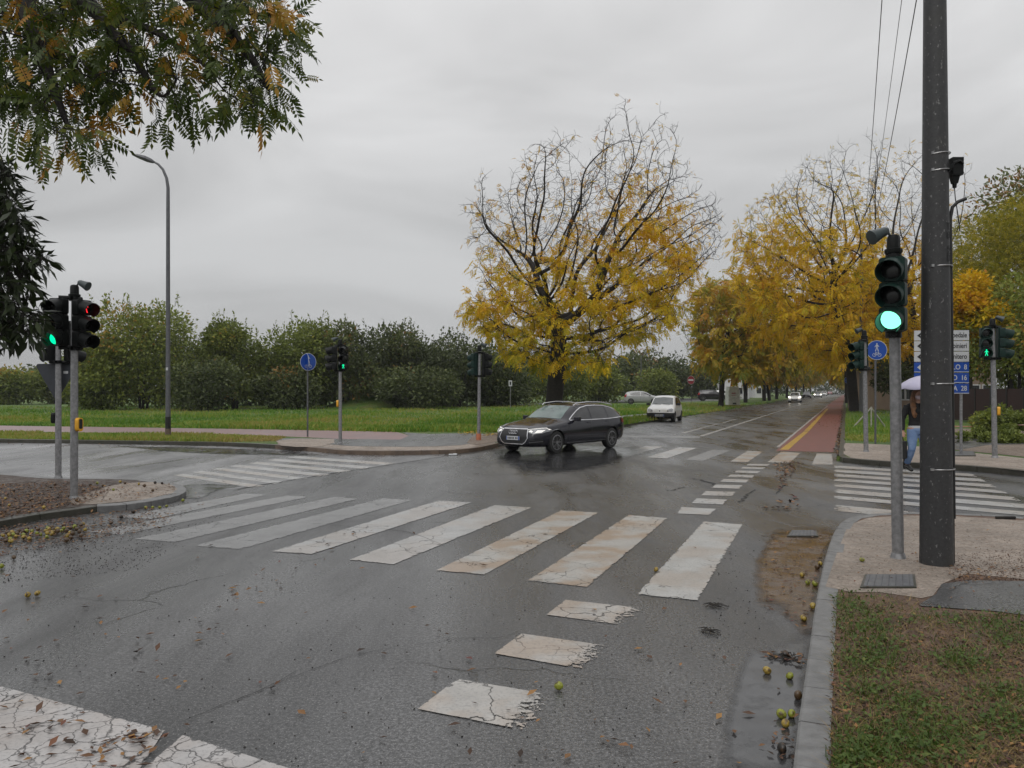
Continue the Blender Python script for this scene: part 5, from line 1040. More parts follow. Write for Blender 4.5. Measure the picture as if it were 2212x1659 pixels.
litter('wet leaves covering the left traffic island', [([(-60, 1050), (150, 1040), (240, 1060), (180, 1090), (0, 1122), (-60, 1125)], 3200), ([(180, 1040), (380, 1046), (380, 1070), (190, 1088)], 260)], .05, m_litter, HC + .006)
litter('yellow leaves on the grass behind the orange-collared signal', [([(990, 928), (1090, 915), (1150, 930), (1130, 946), (1050, 942), (990, 940)], 420), ([(1000, 900), (1300, 880), (1330, 900), (1130, 930)], 300)], .13, m_ylitter, HD + .02)
litter('reddish brown leaves along the avenue gutters', [([(1560, 889), (1760, 856), (1785, 856), (1640, 889), (1560, 892)], 1500), ([(1806, 975), (1818, 870), (1824, 870), (1812, 985)], 500), ([(1700, 900), (1816, 890), (1806, 930), (1720, 920)], 120), ([(1670, 998), (1740, 1000), (1700, 1035), (1690, 1060)], 160), ([(1640, 1100), (1720, 1070), (1730, 1100)], 40)], .10, m_litter, .008)
litter('damp leaves by the far left kerb and ramp', [([(-60, 955), (590, 966), (700, 985), (590, 980), (-60, 962)], 200), ([(600, 958), (720, 952), (700, 968), (600, 968)], 60), ([(1060, 968), (1090, 962), (1090, 975)], 30)], .07, m_litter, .004)
litter('leaves and crumbs on the near right corner', [([(1800, 1275), (1850, 1130), (2250, 1120), (2250, 1290), (1900, 1300)], 150), ([(1800, 1290), (2250, 1330), (2250, 1700), (1790, 1700)], 1800), ([(2040, 1225), (2212, 1225), (2212, 1255), (2060, 1262)], 260), ([(1930, 1195), (2060, 1200), (2060, 1225), (1940, 1215)], 60)], .030, m_litter, HA + .006)
litter('leaves caught in the muddy gutter by the near right kerb', [([(1650, 1150), (1790, 1150), (1745, 1370), (1650, 1310)], 120), ([(1640, 1405), (1740, 1420), (1738, 1440), (1660, 1425)], 40), ([(1670, 1550), (1725, 1550), (1722, 1650), (1670, 1640)], 22)], .05, m_litter, .007)
# grit crumbs on the verge and along the left gutter
def crumbs(label, zones, s0, z, mat):
    PP = []
    for poly, n in zones:
        xs, ys = [p[0] for p in poly], [p[1] for p in poly]; px = RNG.uniform(min(xs), max(xs), n * 5); py = RNG.uniform(min(ys), max(ys), n * 5); k = in_poly(px, py, poly); px, py = px[k][:n], py[k][:n]; Z = F * (EYE - z) / (py - HY); PP.append(np.stack([(px - CX) / F * Z, Z, np.full(len(px), z)], 1))
    Pp = np.vstack(PP); n = len(Pp); bv = np.array([[1, 0, 0], [0, 1, 0], [-1, 0, 0], [0, -1, 0], [0, 0, .8], [0, 0, -.3.__float__() if False else -.3]], float); bf = np.array([[0, 1, 4, 4]]); bf = np.array([[0, 1, 2, 4], [2, 3, 0, 4]])
    R = frames(RNG.normal(0, 1, (n, 3)), RNG.uniform(0, 6, n)); V, Fc = inst(bv, bf, Pp, R, s0 * RNG.uniform(.4, 1.5, n)); return tag(arr_mesh('grit', V, Fc, None, mat), label, 'grit', kind='stuff')
m_grit = M('grit', (.16, .10, .07), (.07, .045, .03), 20, .7, world=True); m_gritd = M('dark_grit', (.02, .018, .016), (.04, .03, .025), 20, .6, world=True)
crumbs('soil crumbs and stones on the near right verge', [([(1795, 1300), (2250, 1330), (2250, 1720), (1790, 1720)], 8000), ([(2040, 1200), (2240, 1180), (2240, 1258), (2060, 1262)], 1600), ([(1830, 1150), (2240, 1130), (2240, 1230), (1830, 1260)], 500)], .0065, HA + .003, m_grit)
crumbs('dark crumbs washed along the near road', [([(0, 1150), (420, 1070), (520, 1090), (300, 1230), (0, 1260)], 2200), ([(0, 1230), (900, 1090), (1300, 1100), (1600, 1300), (1650, 1659), (0, 1659)], 420), ([(1560, 1100), (1700, 1090), (1650, 1400), (1540, 1420)], 160)], .0055, .002, m_gritd)
# walnuts
def nutmat(name, a, b_):
    m, t, b, o = newmat(name); v = coords(t); t.links.new(mixc(t, rmp(t, noise(t, v, 28, 4, .6), [(.5, 0.0), (.62, .9)]), mixc(t, noise(t, v, 14), a, b_), (.05, .025, .01)), b.inputs['Base Color']); b.inputs['Roughness'].default_value = .35; bump(t, b, noise(t, v, 60), .3, .002); return m
m_nutg = nutmat('green_husk', (.17, .21, .02), (.26, .26, .03)); m_nuty = nutmat('yellow_husk', (.34, .26, .04), (.26, .16, .03)); m_nutb = nutmat('brown_husk', (.10, .06, .025), (.05, .028, .014)); m_nutk = nutmat('black_husk', (.012, .01, .009), (.02, .015, .01))
def nut_mesh(mat, sd):
    bm = bmesh.new(); bmesh.ops.create_icosphere(bm, subdivisions=3, radius=.0265); rs = random.Random(sd); k = rs.uniform(0, 6)
    for v in bm.verts: q = v.co.normalized(); v.co *= 1 + .045 * math.sin(3 * q.x + k) * math.sin(3 * q.y + 1) - .10 * max(0, q.z - .9) * 10 * .5; v.co.z *= .93
    me = bpy.data.meshes.new('walnut'); bm.to_mesh(me); bm.free(); me.materials.append(mat); me.polygons.foreach_set('use_smooth', [True] * len(me.polygons)); return me
NM = {k: [nut_mesh(m, s) for s in range(2)] for k, m in (('g', m_nutg), ('y', m_nuty), ('b', m_nutb), ('k', m_nutk))}
def nut(x, y, z, k, label, group, lift=0.0, s=1.0):
    p = P(x, y + 0, z); o = bpy.data.objects.new('walnut', random.choice(NM[k])); link(o); sc = s * random.uniform(.88, 1.1); o.location = (p.x, p.y, z + .0235 * sc + lift); o.scale = (sc, sc * random.uniform(.85, 1), sc * random.uniform(.8, 1)); o.rotation_euler = (random.uniform(0, 6), random.uniform(0, 6), random.uniform(0, 6)); tag(o, label, 'walnut', group); return o
G0 = 'fallen walnuts'
for x, y, k, lb in [(1207, 1490, 'g', 'single yellow-green walnut at the corner of the nearest square road marking'), (1657, 1456, 'y', 'blotched yellow walnut in the right gutter puddle, left of another'), (1706, 1468, 'g', 'green walnut in the right gutter puddle, right of a blotched one'),
                    (1724, 1511, 'b', 'brownish walnut touching the right kerb in the puddle'), (1688, 1552, 'g', 'left walnut of the touching pair in the lower gutter puddle'), (1710, 1551, 'g', 'right walnut of the touching pair in the lower gutter puddle'), (1697, 1572, 'y', 'crushed yellow walnut just below the touching pair'),
                    (1689, 1627, 'k', 'dark rotten walnut lowest in the right gutter'), (1736, 1342, 'y', 'walnut in the water at the lower end of the muddy gutter'), (1756, 1315, 'y', 'walnut against the right kerb above the lower end of the mud'), (1745, 1263, 'g', 'middle yellow-green walnut of three in the muddy gutter'),
                    (1760, 1267, 'g', 'right yellow-green walnut of three in the muddy gutter'), (1733, 1247, 'y', 'left yellow-green walnut of three in the muddy gutter'), (1765, 1230, 'b', 'brown walnut in the muddy gutter nearer the drain'), (1772, 1222, 'y', 'pale walnut against the kerb nearest the drain'),
                    (1417, 1235, 'y', 'pale yellow walnut on the rightmost near zebra stripe'), (60, 1290, 'y', 'squashed walnut left of another on the left road'), (81, 1287, 'y', 'yellow walnut right of a squashed one on the left road'), (3, 1228, 'g', 'green walnut at the left picture edge on the road'), (30, 1208, 'b', 'brown walnut by the leaf mush at the left edge'),
                    (288, 1109, 'k', 'black walnut on the wet road beside the left island'), (262, 1120, 'k', 'black walnut below another beside the left island'), (240, 1133, 'b', 'split pale brown walnut on the wet road right of the heap')]:
    nut(x, y, .005, k, lb, G0)
nut(1862, 1214, HA + .004, 'g', 'green walnut on the sandy pavement left of the signal pole', G0); nut(1697, 1420, .005, 'k', 'black lump among twigs where the mud meets the clear puddle', G0)
rs = random.Random(3); heap = []
for i in range(52):
    x = rs.uniform(-10, 185); yb = 1150 - x * .115; y = yb + abs(rs.gauss(0, 1)) * 9 + 4
    for q in range(8):
        if any(abs(x - a) < 7 and abs(y - c) < 4 for a, c in heap): x += rs.uniform(-12, 12); y += rs.uniform(-2, 7)
    if x > 195 or y < yb + 2: continue
    heap.append((x, y)); nut(x, y, .006, (hk := rs.choice('ggyyyybb')), {'g': 'green', 'y': 'yellow', 'b': 'brown'}[hk] + ' walnut in the heap by the left island kerb, ' + ('at the picture edge' if x < 45 else 'in the middle part' if x < 110 else 'toward its right end'), 'walnuts heaped along the left island kerb', rs.choice([0, 0, .01]), 1.0)
for x, y in [(30, 1062), (60, 1070), (118, 1049), (110, 1055), (150, 1075), (210, 1046), (222, 1051), (195, 1050), (260, 1043), (270, 1046), (300, 1048), (312, 1052), (335, 1045), (350, 1046), (125, 1077), (68, 1082), (20, 1095), (165, 1083), (95, 1100), (12, 1080), (245, 1060), (330, 1062), (40, 1108), (85, 1090), (180, 1062)]:
    nut(x, y, HC + .008, (hk := rs.choice('gybbk')), {'g': 'green', 'y': 'yellow', 'b': 'brown', 'k': 'black'}[hk] + ' walnut on the left traffic island, ' + ('near the picture edge' if x < 70 else 'around the two signal poles' if x < 190 else 'toward the sandy tip'), 'walnuts on the left traffic island')
for x, y in [(315, 1100), (330, 1099), (345, 1099), (360, 1096), (395, 1084)]: nut(x, y, .004, 'g', 'greenish walnut in the strip beside the tip of the left island', 'walnuts beside the island tip')
mb = MB(); mb.box((0, 0, .02), (.22, .10, .035)); mb.box((.06, .03, .03), (.12, .07, .03)); o = mb.build('litter_scrap', m_signwhite, bevel=.01); o.location = P(978, 983.5); tag(o, 'white scrap of litter at the foot of the far corner kerb', 'litter')
mb = MB(); mb.prism([(-.14, -.02), (.12, -.03), (.14, .02), (-.12, .03)], 0, .035); o = mb.build('stone', m_bark, bevel=.008); o.location = P(2172, 1121, HA + .004); tag(o, 'dark flat stone on the sandy pavement right of the concrete pole', 'stone')
# bits of twig on the road
for x, y, s in [(1545, 1310, .10), (1530, 1365, .09), (1710, 1425, .14)]:
    mb = MB()
    for k in range(12): a = random.uniform(0, 6); ox = random.uniform(-.04, .04); mb.tube([(ox, -ox, .006), (math.cos(a) * s * .5, math.sin(a) * s * .5, .015 + random.uniform(0, .01)), (math.cos(a + .3) * s, math.sin(a + .3) * s, .008)], [.004, .003, .002], 4)
    o = mb.build('twig', m_bark); o.location = P(x, y, .002); tag(o, {1545: 'dark twig clump right of the upper square marking', 1530: 'dark twig clump below another, right of the middle square marking', 1405: 'small dark twig tangle right of the lone walnut', 255: 'dark twig on the left half of the road, near the cracks', 380: 'thin dark twig in the middle of the left road', 1710: 'twig washed against the right kerb in the puddle'}[x], 'twig', 'twigs on the road')

# ---------------------------------------------------------------- cars
m_tyre = M('tyre', (.012, .012, .012), (.018, .018, .018), 20, .7); m_rim = M('alloy', (.30, .30, .31), (.22, .22, .23), 8, .3, .8); m_chrome = M('chrome', (.7, .7, .72), None, 4, .2, .9)
m_glassw = M('windscreen_glass', (.10, .15, .14), (.06, .09, .085), 2.2, .06, spec=.8); m_glassb = M('tinted_glass', (.014, .015, .017), None, 4, .06, spec=.8); m_trim = M('black_trim', (.012, .012, .013), None, 5, .45)
m_head = emis('headlight', (1, .97, .9), .7, (.4, .4, .4)); m_headoff = M('headlight_glass', (.35, .36, .37), (.22, .22, .23), 14, .12, .2); m_tail = M('tail_light', (.35, .01, .012), None, 5, .2); m_headfar = emis('distant_headlight', (1, .93, .78), 9)
def carpaint(name, c): m = M(name, c, tuple(x * .9 for x in c), 2, .3 if sum(c) > .1 else .14, 0, coat=1.0 if sum(c) > .1 else .3, spec=.45); return m
p_black = carpaint('blue_black_paint', (.006, .006, .012)); p_white = carpaint('white_paint', (.74, .74, .73)); p_silver = carpaint('silver_paint', (.30, .305, .31)); p_dark = carpaint('dark_grey_paint', (.018, .018, .02)); p_red = carpaint('dark_red_paint', (.18, .02, .02))
def lin(tab, x):
    for (a, va), (b, vb) in zip(tab, tab[1:]):
        if x <= b: t_ = min(max((x - a) / (b - a), 0), 1); return va + (vb - va) * t_
    return tab[-1][1]
def car(name, label, loc, heading, paint, S, detail=True, group=None, cat='car', sc=1.0):
    L, W, r = S['L'], S['W'] / 2, S['r']; t_ = thing(name, label, cat, loc, math.atan2(heading[1], heading[0]), group); t_.scale = (sc,) * 3
    xs = sorted(set([round(x, 3) for x in list(np.linspace(-L / 2, L / 2, 30)) + [p[0] for p in S['top']]])); rings = []
    for x in xs:
        zt = lin(S['top'], x); zb = lin(S['belt'], x); z0 = lin(S['bot'], x); e_ = (abs(x) / (L / 2)); pl = (1 - max(0, (e_ - .72) / .28) ** 2.3 * S.get('round', .24)); w_ = W * pl; wr = W * S.get('roofw', .74) * (1 - .08 * e_)
        zt = max(zt, z0 + .12); zb = min(zb, zt - .015); c = min(max((zt - zb) / .38, 0), 1); c = c * c * (3 - 2 * c); mid = z0 + (zb - z0) * .5
        yy = [0, .86 * w_, .975 * w_, w_, .985 * w_, .955 * w_]; zz = [z0, z0, z0 + .07, mid, zb - (zb - z0) * .16, zb]
        yb = [.86 * w_, .74 * w_, .6 * w_, .42 * w_, 0]; yc = [.955 * w_ - (.955 * w_ - wr) * .12, .955 * w_ - (.955 * w_ - wr) * .55, wr, wr * .80, 0]; fz = [.1, .55, .90, .975, 1]; fzb = [.35, .6, .78, .93, 1]
        for k in range(5): yy.append(yb[k] * (1 - c) + yc[k] * c); zz.append(zb + (zt - zb) * (fzb[k] * (1 - c) + fz[k] * c))
        rings.append([(x, y, z) for y, z in zip(yy, zz)] + [(x, -y, z) for y, z in list(zip(yy, zz))[-2:0:-1]])
    n = len(rings[0]); mb = MB(); vs = [p for q in rings for p in q]; fs = [(i * n + k, i * n + (k + 1) % n, (i + 1) * n + (k + 1) % n, (i + 1) * n + k) for i in range(len(xs) - 1) for k in range(n)]
    h = n // 2
    for st in (0, len(xs) - 1):
        b = st * n
        for k in range(h): 
            q = (b + k, b + k + 1, b + (n - k - 1) % n, b + (n - k) % n); q = tuple(dict.fromkeys(q))
            if len(q) > 2: fs.append(q)
    mb.add(vs, fs); me = mb.mesh('body'); o = bpy.data.objects.new('body', me); link(o); ms = o.modifiers.new('s', 'SUBSURF'); ms.levels = ms.render_levels = 1; dg = bpy.context.evaluated_depsgraph_get()
    em = bpy.data.meshes.new_from_object(o.evaluated_get(dg)); bvh = BVHTree.FromPolygons([v.co[:] for v in em.vertices], [p.vertices[:] for p in em.polygons]); bpy.data.objects.remove(o)
    body = bpy.data.objects.new('body', em); link(body, t_); em.materials.clear(); em.materials.append(paint); em.materials.append(m_black)
    wx = S['wheels']; cut = []
    for x in wx:
        for s in (-1, 1):
            c_ = MB(); c_.lathe([(r * 1.14, -.30), (r * 1.14, .30)], 28, (x, s * (W - .02), r * 1.02), Matrix.Rotation(math.pi / 2, 3, 'X')); co = c_.build('cut', m_black); co.parent = t_; cut.append(co)
    bpy.context.view_layer.update()
    for co in cut: md = body.modifiers.new('b', 'BOOLEAN'); md.object = co; md.operation = 'DIFFERENCE'; md.solver = 'EXACT'
    dg = bpy.context.evaluated_depsgraph_get(); em2 = bpy.data.meshes.new_from_object(body.evaluated_get(dg)); body.modifiers.clear(); body.data = em2; em2.materials.clear(); em2.materials.append(paint); em2.materials.append(m_black)
    for co in cut: bpy.data.objects.remove(co)
    for p in em2.polygons:
        c_ = p.center; ins = any(abs((c_.x - x) ** 2 + (c_.z - r * 1.02) ** 2 - (r * 1.14) ** 2) < .012 * r * 4 and abs(c_.y) < W * 1.1 and abs(p.normal.y) < .3 for x in wx) or (abs(p.normal.y) > .9 and abs(c_.y) < W * .8 and c_.z < r * 2.1)
        p.material_index = 1 if ins and any(abs(c_.x - x) < r * 1.2 for x in wx) else 0
    smooth_by_angle(em2, 38)
    def patch(nm, poly, axis, mat, off=.004, parent=body, fine=.07, th=0):
        bm = bmesh.new(); A = {'L': 1, 'R': -1}
        def mk(p):
            if axis in A: return Vector((p[0], A[axis] * 3, p[1])), Vector((0, -A[axis], 0))
            if axis == 'F': return Vector((4, p[0], p[1])), Vector((-1, 0, 0))
            if axis == 'B': return Vector((-4, p[0], p[1])), Vector((1, 0, 0))
            return Vector((p[0], p[1], 4)), Vector((0, 0, -1))
        f = bm.faces.new([bm.verts.new((p[0], p[1], 0)) for p in poly])
        bmesh.ops.triangulate(bm, faces=[f])
        for _ in range(6):
            ed = [e for e in bm.edges if e.calc_length() > fine]
            if not ed: break
            bmesh.ops.subdivide_edges(bm, edges=ed, cuts=1); bmesh.ops.triangulate(bm, faces=[f for f in bm.faces if len(f.verts) > 3])
        bad = []
        for v in bm.verts:
            o_, d = mk((v.co.x, v.co.y)); hit, nn, ix, ds = bvh.ray_cast(o_, d)
            if hit is None: bad.append(v); continue
            if nn.dot(d) > 0: nn = -nn
            v.co = hit + nn * off - d * (off * .5)
        bmesh.ops.delete(bm, geom=bad, context='VERTS'); me_ = bpy.data.meshes.new(nm); bm.to_mesh(me_); bm.free(); me_.materials.append(mat); me_.polygons.foreach_set('use_smooth', [True] * len(me_.polygons)); return link(bpy.data.objects.new(nm, me_), parent)
    def strip(nm, pts, axis, wd, mat, off=.006, parent=body):
        pts = [Vector(p) for p in pts]; a = []; b = []
        for i, p in enumerate(pts):
            d = (pts[min(i + 1, len(pts) - 1)] - pts[max(i - 1, 0)]).normalized(); q = Vector((-d.y, d.x)) * wd / 2; a.append(tuple(p + q)); b.append(tuple(p - q))
        return patch(nm, a + b[::-1], axis, mat, off, parent)
    for k, x in enumerate(wx):
        for s in (-1, 1):
            wh = MB(); w2 = .10; prof = [(r * .66, -w2), (r * .93, -w2), (r, -w2 * .7), (r, w2 * .7), (r * .93, w2), (r * .66, w2)]; y = s * (W - .125); R3 = Matrix.Rotation(-s * math.pi / 2, 3, 'X'); c_ = (x, y, r)
            wh.lathe(prof, 32, c_, R3); w_o = wh.build('wheel', m_tyre, t_, smooth=40); rm = MB(); rm.lathe([(r * .64, .02), (r * .68, .108), (r * .62, .112), (r * .60, .05), (r * .15, .035), (.001, .035)], 32, c_, R3)
            for q in range(5):
                a = 2 * math.pi * q / 5 + .3; T = Matrix.Translation(c_) @ R3.to_4x4() @ Matrix.Rotation(a, 4, 'Z')
                for da in ((-.06, .06) if S.get('twin') else (0,)):
                    wd_ = .028 if S.get('twin') else .045; rm.plate([(r * .12, da * .4 - wd_ * .6), (r * .63, da * 1.4 - wd_), (r * .63, da * 1.4 + wd_ * .6), (r * .12, da * .4 + wd_ * .6)], T @ Matrix.Translation((0, 0, .07)), .03)
            rm.lathe([(r * .16, .06), (r * .14, .108), (.001, .11)], 14, c_, R3); rm.build('rim', S.get('rim', m_rim), w_o, smooth=30)
            rb = MB(); rb.lathe([(r * .60, .045), (r * .60, .052), (.001, .052)], 24, c_, R3); rb.build('brake', m_trim, w_o)
    S['dress'](t_, body, patch, strip, S, W, L); return t_
def common(t_, body, patch, strip, S, W, L, wind=None, side=None, lights=None, lamp=m_headoff, pillar=None):
    patch('windscreen', wind, 'F', S.get('wglass', m_glassb)); 
    for ax in 'LR':
        for w_ in side: patch('side_window', w_, ax, S.get('sglass', m_glassb))
    for s in (1, -1):
        patch('headlight', [(s * y, z) for y, z in lights], 'F', lamp, .006)
    for s in (1, -1):
        mb = MB(); mx, mz = S['mirror']; mb.box((mx, s * (W + .07), mz), (.12, .20, .13)); mb.box((mx + .02, s * (W - .04), mz - .04), (.07, .12, .04)); mb.build('mirror', S.get('mirmat', m_trim), body, bevel=.03)
    patch('rear_window', S['rearw'], 'B', m_glassb)
    for s in (1, -1): patch('tail_light', [(s * y, z) for y, z in S['tail']], 'B', m_tail, .006)
    for ax in 'LR': patch('tail_side', S['tails'], ax, m_tail, .006)
    if 'plate' in S:
        mb = MB(); z = S['plate']; x = L / 2 + S.get('platex', .012); mb.box((x, 0, z), (.012, .50, .11)); p_ = mb.build('number_plate', m_signwhite, body); mb = MB(); mb.box((x + .007, .228, z), (.004, .04, .105)); mb.box((x + .007, -.235, z), (.004, .022, .105)); mb.build('blue_band', m_blue, p_)
        mb = MB()
        for k in range(7): mb.box((x + .007, .165 - k * .052 - (.03 if k > 1 else 0), z), (.003, .030, .06))
        if S.get('chars'): mb.build('characters', S['chars'], p_)
def dress_estate(t_, body, patch, strip, S, W, L):
    wind = [(-.60, .955), (-.36, .985), (0, 1.0), (.36, .985), (.60, .955), (.59, 1.06), (.55, 1.22), (.50, 1.335), (.25, 1.365), (0, 1.372), (-.25, 1.365), (-.50, 1.335), (-.55, 1.22), (-.59, 1.06)]
    wind = [(-.66, .985), (-.36, 1.0), (0, 1.01), (.36, 1.0), (.66, .985), (.62, 1.10), (.57, 1.24), (.515, 1.335), (.25, 1.36), (0, 1.366), (-.25, 1.36), (-.515, 1.335), (-.57, 1.24), (-.62, 1.10)]
    side = [[(.70, .985), (.50, 1.10), (.30, 1.20), (.10, 1.275), (-.20, 1.325), (-.22, .965), (.2, .975)], [(-.29, 1.328), (-.70, 1.335), (-1.10, 1.315), (-1.13, .965), (-.30, .962)], [(-1.19, 1.308), (-1.45, 1.275), (-1.70, 1.20), (-1.95, 1.06), (-2.02, .995), (-1.20, .968)]]
    common(t_, body, patch, strip, S, W, L, wind, side, [(.44, .66), (.56, .61), (.66, .585), (.82, .60), (.90, .66), (.91, .755), (.86, .76), (.60, .715)], m_headoff)
    for s in (1, -1):
        patch('lamp', [(s * .50, .655), (s * .62, .622), (s * .64, .66), (s * .56, .69)], 'F', m_head, .010); patch('lamp', [(s * .70, .612), (s * .82, .628), (s * .86, .70), (s * .74, .69)], 'F', m_head, .010); strip('daytime_light', [(s * .46, .70), (s * .62, .722), (s * .85, .752), (s * .895, .70)], 'F', .012, m_head, .011)
    for ax in 'LR':
        strip('window_trim', [(.80, .955), (.55, 1.095), (.30, 1.225), (.10, 1.30), (-.25, 1.352), (-.75, 1.362), (-1.15, 1.345), (-1.5, 1.295), (-1.76, 1.21), (-2.0, 1.07), (-2.10, .985), (-1.2, .945), (-.25, .935), (.80, .94)], ax, .022, m_chrome, .008)
        for x in (.88, -.245, -1.22): strip('door_gap', [(x, .93), (x + .02, .6), (x + .01, .30)], ax, .008, m_black, .003)
        strip('door_handle', [(-.02, .86), (-.20, .865)], ax, .03, p_black, .02); strip('door_handle', [(-1.02, .87), (-1.20, .875)], ax, .03, p_black, .02); strip('sill_trim', [(1.0, .30), (-1.0, .30)], ax, .02, m_rim, .006)
        strip('roof_rail', [(.15, 1.386), (-.3, 1.40), (-1.0, 1.395), (-1.7, 1.33)], ax, .012, m_chrome, .004)
    for s in (1, -1):
        mb = MB(); mb.tube([(.30, s * .60, 1.36), (.22, s * .615, 1.425), (-.4, s * .63, 1.472), (-1.1, s * .62, 1.455), (-1.70, s * .60, 1.385), (-1.75, s * .60, 1.34)], .016, 8); mb.build('roof_rail', m_chrome, body, smooth=True)
    patch('grille', [(-.50, .47), (-.42, .36), (-.32, .30), (.32, .30), (.42, .36), (.50, .47), (.46, .66), (.42, .70), (-.42, .70), (-.46, .66)], 'F', m_trim, .008)
    strip('grille_frame', [(0, .295), (-.34, .295), (-.44, .35), (-.525, .47), (-.475, .67), (-.44, .715), (.44, .715), (.475, .67), (.525, .47), (.44, .35), (.34, .295), (0, .295)], 'F', .024, m_chrome, .014)
    for s in (1, -1):
        patch('air_intake', [(s * .58, .30), (s * .86, .33), (s * .84, .44), (s * .60, .42)], 'F', m_trim, .006); strip('intake_trim', [(s * .58, .345), (s * .84, .38)], 'F', .012, m_rim, .014)
        mb = MB(); mb.tube([(1.02, s * .10 - .05, 1.00), (.86, s * .10 - .45 + (.35 if s < 0 else 0), 1.07)], .010, 5); mb.build('wiper', m_black, body)
    strip('lower_lip', [(-.8, .25), (-.4, .235), (.4, .235), (.8, .25)], 'F', .02, m_rim, .014)
    mb = MB(); x = L / 2 + .026
    for k in range(4):
        c = .0 + (k - 1.5) * .072; pts = [(x - .006, c + .052 * math.cos(a), .635 + .052 * math.sin(a)) for a in np.linspace(0, 2 * math.pi, 19)]; mb.tube(pts, .0085, 6, cap=False)
    mb.build('ring_emblem', m_chrome, body, smooth=True)
    patch('sunroof', [(.15, -.42), (.15, .42), (-.95, .44), (-.95, -.44)], 'T', m_glassb, .004)
estate = dict(L=4.73, W=1.84, r=.325, wheels=(1.48, -1.34), round=.30, roofw=.72, twin=True, wglass=m_glassw, sglass=m_glassb, mirror=(.62, .98), mirmat=p_black, plate=.46, platex=.03, chars=m_trim,
    top=[(-2.365, .62), (-2.34, .80), (-2.28, .96), (-2.22, 1.05), (-2.0, 1.23), (-1.7, 1.35), (-1.2, 1.425), (-.6, 1.45), (0, 1.43), (.3, 1.375), (.7, 1.20), (1.06, 1.00), (1.3, .965), (1.8, .88), (2.1, .80), (2.27, .72), (2.34, .60), (2.365, .50)],
    belt=[(-2.365, .60), (-2.3, .90), (-2.0, .95), (-1, .93), (.6, .90), (1.0, .88), (1.8, .80), (2.2, .70), (2.365, .46)], bot=[(-2.365, .38), (-2.1, .26), (-1.7, .2), (1.9, .19), (2.2, .2), (2.365, .27)],
    rearw=[(-.5, 1.0), (.5, 1.0), (.44, 1.28), (-.44, 1.28)], tail=[(.5, .78), (.88, .80), (.86, .93), (.5, .90)], tails=[(-2.33, .76), (-2.12, .80), (-2.08, .90), (-2.30, .92)], dress=dress_estate)
f_ = Vector((P(1195.2, 980.3) - P(1318.2, 967.1))); hd = Vector((f_.x * 1.06, f_.y, 0)).normalized(); left = Vector((-hd.y, hd.x, 0)); sc = .97
mid = (P(1195.2, 980.3) + P(1318.2, 967.1)) / 2; ctr = mid - left * (.80 * sc) - hd * (.07 * sc)
car('estate_car', 'dark blue-black estate car with lit headlights turning at the far zebra crossing', ctr, hd, p_black, estate, sc=sc)
def dress_small(t_, body, patch, strip, S, W, L):
    common(t_, body, patch, strip, S, W, L, [(-.58, .93), (0, .95), (.58, .93), (.50, 1.30), (0, 1.335), (-.50, 1.30)], [[(.55, .93), (.12, 1.29), (-.35, 1.31), (-.38, .91)], [(-.44, 1.31), (-1.0, 1.28), (-1.22, .95), (-.46, .92)]], [(.38, .56), (.66, .55), (.68, .70), (.60, .73), (.40, .67)])
    patch('bumper', [(-.78, .20), (.78, .20), (.78, .50), (.40, .50), (-.40, .50), (-.78, .50)], 'F', m_trim, .02)
    for ax in 'LR': patch('bumper_side', [(1.66, .24), (1.33, .24), (1.36, .49), (1.66, .50)], ax, m_trim, .012); patch('bumper_side', [(-1.66, .24), (-1.36, .24), (-1.36, .52), (-1.66, .52)], ax, m_trim, .012); strip('door_gap', [(.60, .9), (.62, .3)], ax, .008, m_black, .003); strip('door_gap', [(-.42, .9), (-.44, .3)], ax, .008, m_black, .003); strip('door_handle', [(-.22, .83), (-.36, .83)], ax, .03, m_trim, .015)
    patch('badge', circ_poly(.035, 12, 0, .60), 'F', m_galvd, .01)
    for q in (0, .5): mb = MB(); mb.tube([(1.02, .45 - q * 1.0, .94), (.90, .05 - q * .9, .99)], .010, 5); mb.build('wiper', m_black, body)
small = dict(L=3.34, W=1.52, r=.27, wheels=(1.10, -1.10), round=.22, roofw=.76, mirror=(.50, .95), plate=.37, platex=.02, wglass=M('pale_glass', (.14, .15, .155), (.09, .10, .10), 2, .06, spec=.8), rim=m_galvd, chars=m_galvd,
    top=[(-1.67, .60), (-1.64, .90), (-1.45, 1.22), (-1.3, 1.37), (-.8, 1.43), (-.1, 1.43), (.25, 1.36), (.85, .98), (1.0, .93), (1.4, .80), (1.58, .70), (1.67, .50)], belt=[(-1.67, .55), (-1.5, .86), (.8, .84), (1.3, .74), (1.67, .46)], bot=[(-1.67, .30), (-1.3, .2), (1.3, .2), (1.67, .26)],
    rearw=[(-.5, .95), (.5, .95), (.42, 1.3), (-.42, 1.3)], tail=[(.52, .6), (.68, .6), (.68, .9), (.56, .9)], tails=[(-1.64, .6), (-1.55, .6), (-1.5, .88), (-1.58, .88)], dress=dress_small)
c = P(1444, 911); c.y += 1.0
car('small_car', 'small white hatchback with black bumper parked along the left kerb of the avenue', (c.x, c.y, 0), Vector((-.36, -.93, 0)), p_white, small, sc=1.03)
